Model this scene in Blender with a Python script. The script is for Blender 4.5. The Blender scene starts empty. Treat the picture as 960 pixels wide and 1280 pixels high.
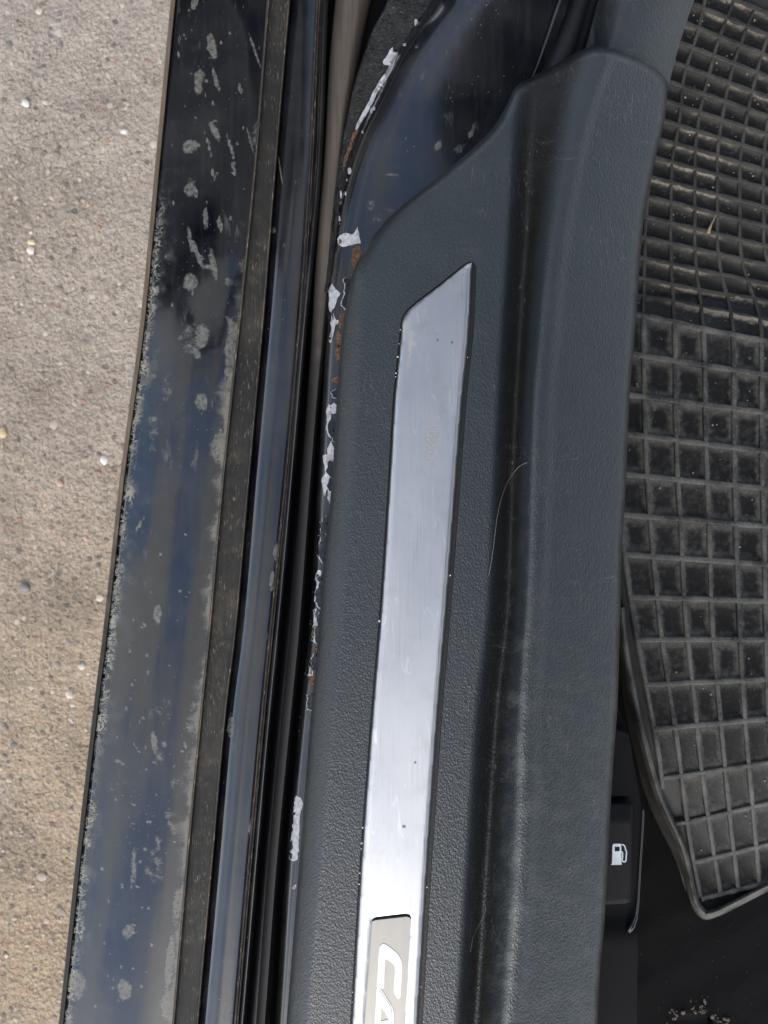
import bpy, bmesh, math, random
import numpy as np
from mathutils import Vector
from mathutils.geometry import delaunay_2d_cdt

R = math.radians
random.seed(7)
rng = np.random.default_rng(7)
scn = bpy.context.scene
COL = scn.collection

# ------------------------------------------------------------------ camera, sky, sun, exposure
H = 0.50                       # camera height above the tread plate (plate top is z = 0)
S = 0.00045                    # metres per photo pixel at z = 0
cam = bpy.data.cameras.new('camera'); cam.sensor_fit = 'VERTICAL'; cam.sensor_height = 36
cam.lens = 18 / (640 * S / H); cam.clip_start = 0.01; cam.clip_end = 500
cam.dof.use_dof = True; cam.dof.focus_distance = H; cam.dof.aperture_fstop = 15.0      # small phone lens
co = bpy.data.objects.new('camera', cam); COL.objects.link(co); co.location = (0, 0, H)
scn.camera = co

SUN_EL = R(38)
w = bpy.data.worlds.new('World'); scn.world = w; w.use_nodes = True
wt = w.node_tree; bg = wt.nodes['Background']
sky = wt.nodes.new('ShaderNodeTexSky'); sky.sky_type = 'NISHITA'; sky.sun_disc = False
sky.sun_elevation = SUN_EL; sky.air_density = 1.0; sky.dust_density = 1.6; sky.ozone_density = 0.8
AZ = R(-168)                       # direction TO the sun, clockwise from +Y (negative = left of the car)
sky.sun_rotation = AZ
bg.inputs['Strength'].default_value = 0.15
# broken cloud over the whole sky
tc = wt.nodes.new('ShaderNodeTexCoord'); cn = wt.nodes.new('ShaderNodeTexNoise'); cn.inputs['Scale'].default_value = 4.2; cn.inputs['Detail'].default_value = 6; cn.inputs['Roughness'].default_value = .55
wt.links.new(tc.outputs['Generated'], cn.inputs['Vector'])
cm = wt.nodes.new('ShaderNodeMapRange'); cm.interpolation_type = 'SMOOTHSTEP'; cm.inputs['From Min'].default_value = .42; cm.inputs['From Max'].default_value = .57; wt.links.new(cn.outputs['Fac'], cm.inputs['Value'])
bw = wt.nodes.new('ShaderNodeRGBToBW'); wt.links.new(sky.outputs[0], bw.inputs[0])
cc = wt.nodes.new('ShaderNodeVectorMath'); cc.operation = 'SCALE'; cc.inputs['Scale'].default_value = 1.5; wt.links.new(bw.outputs[0], cc.inputs[0])
mx = wt.nodes.new('ShaderNodeMix'); mx.data_type = 'RGBA'; wt.links.new(cm.outputs[0], mx.inputs['Factor']); wt.links.new(sky.outputs[0], mx.inputs[6]); wt.links.new(cc.outputs[0], mx.inputs[7])
wt.links.new(mx.outputs[2], bg.inputs[0])
sun = bpy.data.lights.new('sun', 'SUN'); sun.energy = 0.5; sun.angle = R(30); sun.color = (1.0, 0.95, 0.88)
so = bpy.data.objects.new('sun', sun); COL.objects.link(so); so.location = (-2, -1, 4)
d = Vector((math.sin(AZ) * math.cos(SUN_EL), math.cos(AZ) * math.cos(SUN_EL), math.sin(SUN_EL)))
so.rotation_euler = (-d).to_track_quat('-Z', 'Y').to_euler()
scn.view_settings.view_transform = 'Standard'; scn.view_settings.look = 'None'
scn.view_settings.exposure = 1.36; scn.view_settings.gamma = 1.0; scn.view_settings.use_curve_mapping = False

# ------------------------------------------------------------------ layout helpers
def W(u, v, z):
    """traced point of the plan at height z -> metres"""
    k = S * (H - z) / H
    return ((u - 480) * k, (640 - v) * k, z)

def pchip(xs, ys):
    xs = np.asarray(xs, float); ys = np.asarray(ys, float)
    o = np.argsort(xs); xs = xs[o]; ys = ys[o]
    h = np.diff(xs); dl = np.diff(ys) / h
    m = np.zeros_like(ys)
    if len(xs) > 2:
        for i in range(1, len(xs) - 1):
            if dl[i-1] * dl[i] > 0:
                w1 = 2*h[i] + h[i-1]; w2 = h[i] + 2*h[i-1]
                m[i] = (w1 + w2) / (w1/dl[i-1] + w2/dl[i])
    m[0] = dl[0]; m[-1] = dl[-1]
    def f(x):
        x = np.asarray(x, float)
        i = np.clip(np.searchsorted(xs, x) - 1, 0, len(h) - 1)
        t = (x - xs[i]) / h[i]
        y = ((2*t**3 - 3*t**2 + 1)*ys[i] + (t**3 - 2*t**2 + t)*h[i]*m[i]
             + (-2*t**3 + 3*t**2)*ys[i+1] + (t**3 - t**2)*h[i]*m[i+1])
        y = np.where(x < xs[0], ys[0] + m[0]*(x - xs[0]), y)
        y = np.where(x > xs[-1], ys[-1] + m[-1]*(x - xs[-1]), y)
        return y
    return f

def line(*pts):                  # (v, u) pairs
    return pchip([p[0] for p in pts], [p[1] for p in pts])

def sstep(a, b, x):
    t = np.clip((np.asarray(x, float) - a) / (b - a), 0, 1)
    return t*t*(3 - 2*t)

def inpoly(P, poly):
    x = P[:, 0]; y = P[:, 1]; n = len(poly); c = np.zeros(len(P), bool); j = n - 1
    for i in range(n):
        xi, yi = poly[i]; xj, yj = poly[j]
        m = ((yi > y) != (yj > y))
        with np.errstate(divide='ignore', invalid='ignore'):
            c ^= m & (x < (xj - xi)*(y - yi)/((yj - yi) if yj != yi else 1e-9) + xi)
        j = i
    return c

def polydist(P, poly, closed=True):
    best = np.full(len(P), 1e9); n = len(poly)
    for i in range(n if closed else n - 1):
        a = np.array(poly[i], float); b = np.array(poly[(i+1) % n], float); ab = b - a
        t = np.clip(((P - a) @ ab) / max(ab @ ab, 1e-9), 0, 1)
        best = np.minimum(best, np.linalg.norm(P - a - t[:, None]*ab, axis=1))
    return best

def resample(poly, step, closed=True):
    out = []; n = len(poly)
    for i in range(n if closed else n - 1):
        a = np.array(poly[i], float); b = np.array(poly[(i+1) % n], float)
        k = max(1, int(round(np.linalg.norm(b - a) / step)))
        for q in range(k): out.append(tuple(a + (b - a)*q/k))
    if not closed: out.append(tuple(poly[-1]))
    return out

def smooth_poly(pts, n=4, closed=False):
    """Catmull-Rom through the points"""
    P = [np.array(p, float) for p in pts]; out = []; N = len(P)
    rngi = range(N) if closed else range(N - 1)
    for i in rngi:
        p0 = P[i-1] if (closed or i > 0) else P[i]; p1 = P[i]; p2 = P[(i+1) % N]
        p3 = P[(i+2) % N] if (closed or i + 2 < N) else p2
        for q in range(n):
            t = q/n
            out.append(tuple(.5*((2*p1) + (-p0 + p2)*t + (2*p0 - 5*p1 + 4*p2 - p3)*t*t + (-p0 + 3*p1 - 3*p2 + p3)*t**3)))
    if not closed: out.append(tuple(P[-1]))
    return out

# ------------------------------------------------------------------ object helpers
def empty(name, loc, label, cat, group=None):
    o = bpy.data.objects.new(name, None); COL.objects.link(o); o.location = loc
    o.empty_display_size = .02; o['label'] = label; o['category'] = cat
    if group: o['group'] = group
    return o

def wloc(o):
    l = Vector(o.location)
    if o.parent: l = l + wloc(o.parent)
    return l

SHARP = [48]
def mesh_obj(name, verts, faces, mat, parent=None, smooth=True, uvs=None, label=None, cat=None, kind=None, group=None):
    me = bpy.data.meshes.new(name)
    me.from_pydata([tuple(map(float, p)) for p in verts], [], [tuple(map(int, f)) for f in faces])
    if smooth: me.polygons.foreach_set('use_smooth', [True]*len(me.polygons))
    if uvs:
        li = np.empty(len(me.loops), np.int32); me.loops.foreach_get('vertex_index', li)
        for nm, arr in uvs.items():
            arr = np.asarray(arr, np.float32)
            ul = me.uv_layers.new(name=nm)
            ul.data.foreach_set('uv', arr[li].ravel())
    me.materials.append(mat); me.update()
    if smooth: me.set_sharp_from_angle(angle=R(SHARP[0]))
    o = bpy.data.objects.new(name, me); COL.objects.link(o)
    if parent:
        o.parent = parent; o.location = -wloc(parent)
    if label: o['label'] = label
    if cat: o['category'] = cat
    if kind: o['kind'] = kind
    if group: o['group'] = group
    return o

VS = np.arange(-240, 1561, 12.0)

def mud_attr(o, uv, lst):
    P = np.asarray(uv)*1000; val = np.zeros(len(P))
    for (u, v, hl, hw, ang, soft) in lst:
        dx = P[:, 0] - u; dy = P[:, 1] - v; c, s_ = math.cos(ang), math.sin(ang)
        x = (dx*c + dy*s_)/hw; y = (-dx*s_ + dy*c)/hl
        r = np.sqrt(x*x + y*y); k = 1.0 if soft < .7 else (.66 if soft < .86 else .50)
        val = np.maximum(val, k*np.clip(1.5 - r*.95, 0, 1))
    a = o.data.attributes.new('mud', 'FLOAT', 'POINT'); a.data.foreach_set('value', val.astype(np.float32))

def loft(name, lines, mat, parent=None, vs=VS, sub=3, label=None, rough=0.0, thick=None, mud=None):
    """lines: list of (u_of_v, z) with z number or function of v; smooth across"""
    n = len(lines)
    U = np.array([l[0](vs) for l in lines]); Z = np.array([(l[1](vs) if callable(l[1]) else np.full(len(vs), l[1])) for l in lines])
    t = np.arange(n); tt = np.linspace(0, n - 1, (n - 1)*sub + 1)
    UU = np.array([pchip(t, U[:, j])(tt) for j in range(len(vs))]).T
    ZZ = np.array([pchip(t, Z[:, j])(tt) for j in range(len(vs))]).T
    if rough:
        ZZ += rough*rng.standard_normal(ZZ.shape)
    nu, nv = UU.shape
    verts = []; uv1 = []; uv2 = []
    A = LA(vs); Cc = LC(vs)
    for i in range(nu):
        for j in range(nv):
            verts.append(W(UU[i, j], vs[j], ZZ[i, j]))
            uv1.append((UU[i, j]/1000, vs[j]/1000)); uv2.append(((UU[i, j]-A[j])/100, (Cc[j]-UU[i, j])/100))
    faces = [(i*nv + j, i*nv + j + 1, (i+1)*nv + j + 1, (i+1)*nv + j) for i in range(nu-1) for j in range(nv-1)]
    o = mesh_obj(name, verts, faces, mat, parent, uvs={'plan': uv1, 'edge': uv2}, label=label)
    if mud: mud_attr(o, uv1, mud)
    return o

def heightfield(name, outline, zfun, step, mat, parent=None, holes=(), skirt=0.0, label=None, cat=None, kind=None, res=None):
    res = res or step
    out = resample(outline, res); hs = [resample(h, 3) for h in holes]
    o = np.array(out); x0, y0 = o.min(0); x1, y1 = o.max(0)
    gx, gy = np.meshgrid(np.arange(x0 + step/2, x1, step), np.arange(y0 + step/2, y1, step))
    G = np.stack([gx.ravel(), gy.ravel()], 1)
    keep = inpoly(G, outline) & (polydist(G, outline) > step*.45)
    for h in holes: keep &= ~inpoly(G, h) & (polydist(G, h) > step*.45)
    G = G[keep]
    pts = out + [p for h in hs for p in h]
    edges = []; b = 0
    for loop in [out] + hs:
        n = len(loop); edges += [(b + i, b + (i+1) % n) for i in range(n)]; b += n
    pts = [Vector(p) for p in pts] + [Vector(p) for p in G]
    V, E, F, _, _, _ = delaunay_2d_cdt(pts, edges, [], 0, 1e-4)
    P = np.array([tuple(v) for v in V])
    F = [f for f in F if len(f) == 3]
    fa = np.array(F); cen = P[fa].mean(1)
    k = inpoly(cen, outline)
    for h in holes: k &= ~inpoly(cen, h)
    fa = fa[k]
    # orient up in world (y flips)
    a, bb, c = P[fa[:, 0]], P[fa[:, 1]], P[fa[:, 2]]
    cr = (bb[:, 0]-a[:, 0])*(c[:, 1]-a[:, 1]) - (bb[:, 1]-a[:, 1])*(c[:, 0]-a[:, 0])
    fa[cr > 0] = fa[cr > 0][:, ::-1]
    z = zfun(P[:, 0], P[:, 1])
    verts = [W(P[i, 0], P[i, 1], z[i]) for i in range(len(P))]
    faces = [tuple(f) for f in fa]
    uv = [(p[0]/1000, p[1]/1000) for p in P]
    if skirt:
        m = {}
        for f in fa:
            for q in range(3):
                e = (int(f[q]), int(f[(q+1) % 3])); m[e] = m.get(e, 0) + 1
        bd = [e for e in m if (e[1], e[0]) not in m]
        low = {}
        for a_, b_ in bd:
            for q in (a_, b_):
                if q not in low:
                    low[q] = len(verts); x, y, zz = verts[q]; verts.append((x, y, zz - skirt)); uv.append(uv[q])
            faces.append((b_, a_, low[a_], low[b_]))
    A = LA(np.array([q[1]*1000 for q in uv])); Cc = LC(np.array([q[1]*1000 for q in uv]))
    uv2 = [((q[0]*1000 - A[i])/100, (Cc[i] - q[0]*1000)/100) for i, q in enumerate(uv)]
    return mesh_obj(name, verts, faces, mat, parent, uvs={'plan': uv, 'edge': uv2}, label=label, cat=cat, kind=kind)

def patch(name, poly, zfun, mat, parent=None, lift=0.0004, thick=0.0003, smooth_n=3, label=None, step=4):
    """thin plate with the traced outline, following the surface below it"""
    poly = smooth_poly(poly, smooth_n, True) if smooth_n else poly
    return heightfield(name, poly, lambda u, v: zfun(u, v) + lift, step, mat, parent, skirt=thick, label=label)

def tube(name, pts, rad, mat, parent=None, seg=10, label=None, cat=None, group=None, flat=1.0):
    P = [Vector(p) for p in pts]; n = len(P)
    rads = rad if isinstance(rad, (list, tuple, np.ndarray)) else [rad]*n
    verts = []; faces = []
    for i in range(n):
        t = (P[min(i+1, n-1)] - P[max(i-1, 0)]).normalized()
        side = t.cross(Vector((0, 0, 1)))
        side = side.normalized() if side.length > 1e-6 else Vector((1, 0, 0))
        up = side.cross(t).normalized()
        for q in range(seg):
            a = 2*math.pi*q/seg
            verts.append(P[i] + side*math.cos(a)*rads[i] + up*math.sin(a)*rads[i]*flat)
    for i in range(n-1):
        for q in range(seg):
            faces.append((i*seg+q, i*seg+(q+1) % seg, (i+1)*seg+(q+1) % seg, (i+1)*seg+q))
    faces.append(tuple(range(seg))[::-1]); faces.append(tuple(range((n-1)*seg, n*seg)))
    return mesh_obj(name, verts, faces, mat, parent, label=label, cat=cat, group=group)

# ------------------------------------------------------------------ node material helper
class X:
    """socket with arithmetic"""
    def __init__(s, m, sock): s.m = m; s.s = sock
    def _b(s, op, o, rev=False):
        return s.m.math(op, o, s) if rev else s.m.math(op, s, o)
    def __add__(s, o): return s._b('ADD', o)
    __radd__ = __add__
    def __sub__(s, o): return s._b('SUBTRACT', o)
    def __rsub__(s, o): return s._b('SUBTRACT', o, True)
    def __mul__(s, o): return s._b('MULTIPLY', o)
    __rmul__ = __mul__
    def __truediv__(s, o): return s._b('DIVIDE', o)
    def max(s, o): return s._b('MAXIMUM', o)
    def min(s, o): return s._b('MINIMUM', o)
    def pow(s, o): return s._b('POWER', o)
    def abs(s): return s.m.math('ABSOLUTE', s)
    def step(s, a, b, lo=0.0, hi=1.0):
        n = s.m.n('ShaderNodeMapRange', interpolation_type='SMOOTHSTEP')
        s.m.put(n.inputs['Value'], s); s.m.put(n.inputs['From Min'], a); s.m.put(n.inputs['From Max'], b)
        s.m.put(n.inputs['To Min'], lo); s.m.put(n.inputs['To Max'], hi)
        return X(s.m, n.outputs['Result'])

class Mat:
    def __init__(s, name, **kw):
        s.mat = bpy.data.materials.new(name); s.mat.use_nodes = True; s.t = s.mat.node_tree
        s.b = s.t.nodes['Principled BSDF']
        for k, v in kw.items(): s.set(k, v)
    def n(s, typ, **props):
        n = s.t.nodes.new(typ)
        for k, v in props.items(): setattr(n, k, v)
        return n
    def put(s, inp, v):
        if isinstance(v, X): s.t.links.new(v.s, inp)
        elif isinstance(v, bpy.types.NodeSocket): s.t.links.new(v, inp)
        elif isinstance(v, (tuple, list)) and inp.type == 'RGBA' and len(v) == 3: inp.default_value = (*v, 1)
        else: inp.default_value = v
    def set(s, k, v): s.put(s.b.inputs[k.replace('_', ' ')], v)
    def math(s, op, a, b=None, clamp=False):
        n = s.n('ShaderNodeMath', operation=op); n.use_clamp = clamp
        s.put(n.inputs[0], a)
        if b is not None: s.put(n.inputs[1], b)
        return X(s, n.outputs[0])
    def obj(s): return X(s, s.n('ShaderNodeTexCoord').outputs['Object'])
    def uv(s, nm): return X(s, s.n('ShaderNodeUVMap', uv_map=nm).outputs[0])
    def xyz(s, v):
        n = s.n('ShaderNodeSeparateXYZ'); s.put(n.inputs[0], v)
        return X(s, n.outputs[0]), X(s, n.outputs[1]), X(s, n.outputs[2])
    def vec(s, x, y, z=0.0):
        n = s.n('ShaderNodeCombineXYZ'); s.put(n.inputs[0], x); s.put(n.inputs[1], y); s.put(n.inputs[2], z); return X(s, n.outputs[0])
    def mapping(s, v, scale=(1, 1, 1), loc=(0, 0, 0), rot=(0, 0, 0)):
        n = s.n('ShaderNodeMapping'); s.put(n.inputs[0], v); n.inputs['Location'].default_value = loc
        n.inputs['Rotation'].default_value = rot; n.inputs['Scale'].default_value = scale; return X(s, n.outputs[0])
    def noise(s, v, scale, detail=3, rough=.55, dist=0.0, out='Fac'):
        n = s.n('ShaderNodeTexNoise'); s.put(n.inputs['Vector'], v); n.inputs['Scale'].default_value = scale
        n.inputs['Detail'].default_value = detail; n.inputs['Roughness'].default_value = rough; n.inputs['Distortion'].default_value = dist
        return X(s, n.outputs[out])
    def vor(s, v, scale, feature='F1', out='Distance', rand=1.0):
        n = s.n('ShaderNodeTexVoronoi', feature=feature); s.put(n.inputs['Vector'], v); n.inputs['Scale'].default_value = scale
        n.inputs['Randomness'].default_value = rand
        return X(s, n.outputs[out])
    def vadd(s, a, b, sc=None):
        if sc is not None:
            n = s.n('ShaderNodeVectorMath', operation='SCALE'); s.put(n.inputs[0], b); n.inputs['Scale'].default_value = sc; b = X(s, n.outputs[0])
        n = s.n('ShaderNodeVectorMath', operation='ADD'); s.put(n.inputs[0], a); s.put(n.inputs[1], b); return X(s, n.outputs[0])
    def mix(s, f, a, b):
        n = s.n('ShaderNodeMix', data_type='RGBA'); s.put(n.inputs['Factor'], f); s.put(n.inputs[6], a); s.put(n.inputs[7], b)
        return X(s, n.outputs[2])
    def ramp(s, f, *stops):
        n = s.n('ShaderNodeValToRGB'); s.put(n.inputs[0], f); e = n.color_ramp.elements
        while len(e) < len(stops): e.new(.5)
        for i, (p, c) in enumerate(stops): e[i].position = p; e[i].color = (*c, 1)
        return X(s, n.outputs[0])
    def bump(s, h, strength=1.0, dist=.001, prev=None):
        n = s.n('ShaderNodeBump'); n.inputs['Strength'].default_value = strength; n.inputs['Distance'].default_value = dist
        s.put(n.inputs['Height'], h)
        if prev is not None: s.put(n.inputs['Normal'], prev)
        return X(s, n.outputs[0])
    def random(s): return X(s, s.n('ShaderNodeObjectInfo').outputs['Random'])
    def island(s): return X(s, s.n('ShaderNodeNewGeometry').outputs['Random Per Island'])

def blobs(m, px, lst, warp):
    """px: plan coordinates in px/1000 already warped. list of (u, v, half length, half width, lean, softness)"""
    acc = None
    for (u, v, hl, hw, ang, soft) in lst:
        mp = m.n('ShaderNodeMapping'); mp.vector_type = 'TEXTURE'
        m.put(mp.inputs[0], px); mp.inputs['Location'].default_value = (u/1000, v/1000, 0)
        mp.inputs['Rotation'].default_value = (0, 0, ang); mp.inputs['Scale'].default_value = (hw/1000, hl/1000, 1)
        ln = m.n('ShaderNodeVectorMath', operation='LENGTH'); m.put(ln.inputs[0], X(m, mp.outputs[0]))
        f = X(m, ln.outputs['Value']).step(1.0 + soft, 1.0 - soft)
        if soft > .6: f = f*.7
        acc = f if acc is None else acc.max(f)
    return acc

# ------------------------------------------------------------------ traced lines of the sill (v -> u)
LA = line((-200, 236), (0, 216), (200, 197), (400, 178), (600, 152), (800, 130), (880, 120), (1080, 97), (1280, 76), (1500, 52))
LC = line((-200, 353), (0, 335), (200, 319), (400, 299), (600, 278), (800, 260), (880, 252), (1080, 233), (1280, 216), (1500, 196))
LD = line((-200, 380), (0, 362), (200, 345), (400, 329), (600, 311), (800, 293), (880, 283), (1080, 265), (1280, 247), (1500, 227))
LE = line((-200, 413), (0, 397), (200, 388), (400, 375), (600, 357), (800, 337), (880, 329), (1080, 311), (1280, 294), (1500, 274))
LF = line((-200, 422), (0, 407), (200, 399), (400, 381), (600, 364), (800, 346), (880, 338), (1080, 320), (1280, 303), (1500, 283))
LG = line((-200, 478), (0, 438), (120, 425), (200, 417), (300, 408), (400, 401), (600, 386), (800, 371), (880, 363), (1080, 344), (1280, 329), (1500, 310))
LH = line((-200, 560), (250, 425), (300, 418), (400, 410), (600, 398), (800, 386), (880, 377), (1080, 358), (1280, 345), (1500, 325))
LI = line((-200, 600), (280, 470), (360, 437), (400, 429), (500, 421), (600, 415), (700, 405), (800, 398), (880, 390), (1080, 374), (1280, 358), (1500, 340))
def off(f, dx): return lambda v: f(v) + dx
def lerp(f, g, t): return lambda v: f(v)*(1-t) + g(v)*t

# ------------------------------------------------------------------ materials
def paint(name, mud=(), smear=0.3, edge=False, rough=.13):
    m = Mat(name)
    o = m.obj(); px = m.uv('plan')
    wn = m.noise(px, 90, 4, .6, out='Color')
    sub = m.n('ShaderNodeVectorMath', operation='SUBTRACT'); m.put(sub.inputs[0], wn); sub.inputs[1].default_value = (.5, .5, .5)
    wpx = m.vadd(px, X(m, sub.outputs[0]), .016)
    big = m.noise(px, 9, 5, .6)
    fine = m.noise(o, 2600, 2, .7)
    st = m.noise(m.mapping(px, (140, 9, 1)), 1.0, 4, .6)
    film = (big.step(.38, .72)*.75 + st.step(.45, .75)*.35)*smear*(fine.step(.3, .75)*.5 + .6)
    speck = m.vor(px, 150).step(.14, .04)*m.noise(px, 14, 2).step(.5, .66)
    speck2 = m.vor(px, 330).step(.11, .03)*m.noise(m.vadd(px, (3., 1., 0.)), 20, 2).step(.48, .66)*.8
    grime = m.noise(m.mapping(px, (60, 16, 1), rot=(0, 0, .1)), 1.0, 5, .72).step(.55, .75)*m.noise(px, 6, 3).step(.45, .65)*min(smear*4, .5)
    d = film.max(grime).max(speck*.55).max(speck2*.6)
    if mud:
        at = X(m, m.n('ShaderNodeAttribute', attribute_name='mud').outputs['Fac'])
        b = (at + (m.noise(wpx, 70, 5, .7) - .5)*1.5).step(.36, .78)*at.step(.03, .35)*(m.noise(px, 200, 4, .75).step(.32, .66)*.55 + .14)
        d = d.max(b)
    colr = m.mix(m.noise(px, 12, 3), (.19, .19, .18), (.25, .235, .195))
    if edge:
        e = m.uv('edge'); da, dc, _ = m.xyz(e); _, pv, _ = m.xyz(px)
        sq = (m.noise(wpx, 75, 2, .5, 1.5) - .5).abs().step(.055, .028)
        sq2 = m.noise(wpx, 60, 3, .6).step(.54, .6)
        vis = pv.step(.20, .33)*(m.noise(m.vec(pv, 0., 0.), 11, 2).step(.33, .5)*.8 + .2)
        fall = (da + (m.noise(px, 40, 3) - .5)*.22).step(.19, .08)*da.step(.03, .05)
        crust = (sq*.95).max(sq2*.5)*fall*vis
        d = d.max(crust); colr = m.mix(crust, colr, (.27, .26, .215))
        haze = .7*(da + (m.noise(px, 26, 4) - .5)*.5).step(.45, .05)*m.noise(px, 30, 5, .7).step(.42, .75)*.5*pv.step(.05, .25)
        d = d.max(haze)
        wig = (m.noise(m.vec(pv*1.0, 0., .3), 17, 4, .65) - .42)*.42
        tan = (dc - wig).step(.035, -.01)*pv.step(.36, .42)*.8*(m.noise(px, 190, 3).step(.2, .5)*.5 + .5)
        tan = tan*m.noise(px, 24, 4, .65).step(.30, .56)*(m.noise(px, 420, 3, .7).step(.25, .6)*.6 + .4)
        tan = tan.max((dc - wig*1.6).step(.10, -.05)*pv.step(.30, .40)*m.noise(px, 34, 5, .7).step(.36, .62)*.45)
        tanc = tan
        colr = m.mix(tanc, colr, (.215, .19, .145))
        d = d.max(tan)
    d = d.min(1.0)
    m.set('Base Color', m.mix(d, (.0022, .003, .0055), colr))
    m.set('Roughness', (d*.75 + m.noise(px, 30, 4, .6)*.08 + rough - .04).min(.95))
    m.set('IOR', 1.72)
    m.set('Specular IOR Level', (1.0 - d)*.5)
    h = m.noise(o, 40, 2)*.0003 + d*.00025
    m.set('Normal', m.bump(h, .5, 1.0))
    return m.mat

MUD = [(243, 3, 10, 4, .2, .3), (265, 58, 18, 5, -.2, .3), (248, 102, 16, 5, .1, .3), (269, 97, 15, 3, -.25, .4), (300, 111, 8, 2, -.2, .5),
       (318, 62, 22, 1.6, -.33, .5), (237, 183, 9, 9, 0, .6), (268, 163, 14, 4, -.5, .6), (288, 183, 18, 1.8, -.3, .5), (260, 180, 18, 1.3, -.25, .5),
       (267, 220, 10, 2.2, -.25, .5), (292, 210, 12, 1.5, -.2, .5), (238, 236, 16, 8, 0, .85), (257, 273, 15, 3, 0, .4), (275, 280, 12, 2.5, -.1, .4),
       (238, 300, 16, 2.5, -.15, .5), (247, 318, 18, 3, -.35, .5), (267, 333, 18, 4, -.15, .4), (238, 353, 10, 9, 0, .5), (286, 353, 6, 7, 0, .85),
       (312, 173, 18, 1.4, -.25, .5), (252, 420, 14, 9, .2, .6), (246, 442, 8, 4, -.4, .5), (252, 503, 11, 8, 0, .6), (290, 432, 30, 8, .05, .3),
       (286, 470, 16, 6, .0, .4), (274, 560, 20, 11, .1, .5), (210, 483, 18, 14, .2, .95), (197, 767, 13, 5, 0, .5), (155, 1237, 12, 9, 0, .6), (175, 655, 12, 2, .5, .6),
       (212, 1200, 34, 5, .1, .5), (98, 1230, 16, 10, 0, .5), (193, 930, 14, 4, -.1, .5), (222, 977, 14, 12, 0, .95), (234, 1073, 20, 6, .1, .4),
       (167, 1087, 28, 5, .05, .85), (160, 1165, 10, 8, 0, .8), (240, 900, 26, 8, .1, .7), (213, 1255, 20, 12, .1, .6), (222, 1130, 22, 6, .1, .6)]
rr = random.Random(3); extra = []
for (u, v, hl, hw, a_, sf) in MUD:
    for q in range(2):
        t_ = rr.uniform(-1.4, 1.4); extra.append((u - math.sin(a_)*hl*t_ + rr.gauss(0, hw*.8), v + math.cos(a_)*hl*t_, hl*rr.uniform(.08, .4), max(.7, hw*rr.uniform(.1, .45)), a_ + rr.gauss(0, .3), rr.choice([.3, .8])))
for q in range(130):                      # fine splashes flung back from the wheel
    v = rr.uniform(-30, 380); u = float(pchip([0, 400], [225, 190])(v)) + rr.random()*105
    extra.append((u, v, rr.uniform(1, 7), rr.uniform(.5, 1.3), -.22 + rr.gauss(0, .12), rr.choice([.3, .8, .8])))
for q in range(170):                      # dried drops lower down
    v = rr.gauss(1000, 160); u = 105 + (1280 - v)*.105 + abs(rr.gauss(0, 50)); r_ = rr.uniform(.6, 2.2)
    extra.append((u, v, r_*rr.uniform(.8, 2), r_, rr.uniform(-.6, .6), rr.choice([.3, .8])))
for q in range(10):                       # blotchy dust film
    v = rr.uniform(150, 1300); u = 100 + (1280 - v)*.11 + rr.random()*120
    extra.append((u, v, rr.uniform(12, 40), rr.uniform(6, 18), rr.uniform(-.3, .3), .9))
MUD = MUD + extra
M_ROCK = paint('rocker_paint', MUD, .11, True, rough=.09)
MUD2 = [(346, 690, 12, 4, .05, .3), (340, 725, 12, 3, .05, .3), (341, 288, 4, 4, 0, .5), (355, 308, 5, 5, 0, .9), (315, 1035, 12, 4, .05, .3), (350, 210, 22, 1, -.15, .5), (288, 910, 18, 5, .05, .7)]
M_STEP = paint('step_paint', MUD2, .10)
MUDP = [(492, 265, 14, 6, -.8, .9), (470, 275, 10, 10, 0, .9), (463, 258, 9, 8, 0, .9), (430, 268, 12, 3, 1.2, .9), (590, 165, 14, 4, .35, .7), (548, 182, 6, 4, .4, .6),
        (575, 185, 8, 6, .5, .8), (490, 218, 3, 8, 0, .8), (525, 218, 3, 6, 0, .8), (520, 60, 8, 3, .6, .9), (500, 285, 10, 5, -.8, .9)]
M_PILLAR = paint('pillar_paint', MUDP, .07, rough=.16)
M_FLANGE = paint('flange_paint', (), .10, rough=.16)

def simple(name, col, rough, bump=None, spec=.5, metal=0.0):
    m = Mat(name); o = m.obj()
    n = m.noise(o, 180, 4, .6)
    m.set('Base Color', m.mix(n, tuple(c*.65 for c in col), tuple(min(1, c*1.35) for c in col)))
    m.set('Roughness', rough); m.set('Specular IOR Level', spec); m.set('Metallic', metal)
    if bump: m.set('Normal', m.bump(m.noise(o, bump[0], 3, .6), bump[1], .001))
    return m.mat

M_BLACK = simple('black_rubber', (.006, .006, .007), .55, (900, .3))
M_GROOVE = simple('black_channel_paint', (.004, .004, .005), .3, (500, .1))
m = Mat('bare_primer'); o = m.obj(); n1 = m.noise(o, 420, 4, .7); n2 = m.noise(o, 1500, 3, .7)
c = m.mix(n1.step(.3, .7), (.22, .225, .24), (.40, .41, .44)); c = m.mix(n2.step(.62, .72)*.6, c, (.10, .085, .075)); c = m.mix(m.noise(o, 160, 3).step(.52, .66)*.65, c, (.15, .10, .07))
m.set('Base Color', c); m.set('Roughness', .5); m.set('Normal', m.bump(n1 + n2*.4, .6, .0008)); M_CHIP = m.mat
M_DARKCHIP = simple('dark_primer_layer', (.0045, .006, .007), .22, (300, .3))
M_RUST = None
m = Mat('rust'); o = m.obj(); nn = m.noise(o, 700, 4, .7)
m.set('Base Color', m.ramp(nn, (.34, (.020, .014, .011)), (.52, (.085, .042, .022)), (.72, (.20, .11, .055)))); m.set('Roughness', .9)
m.set('Normal', m.bump(nn, .8, .0006)); M_RUST = m.mat

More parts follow.
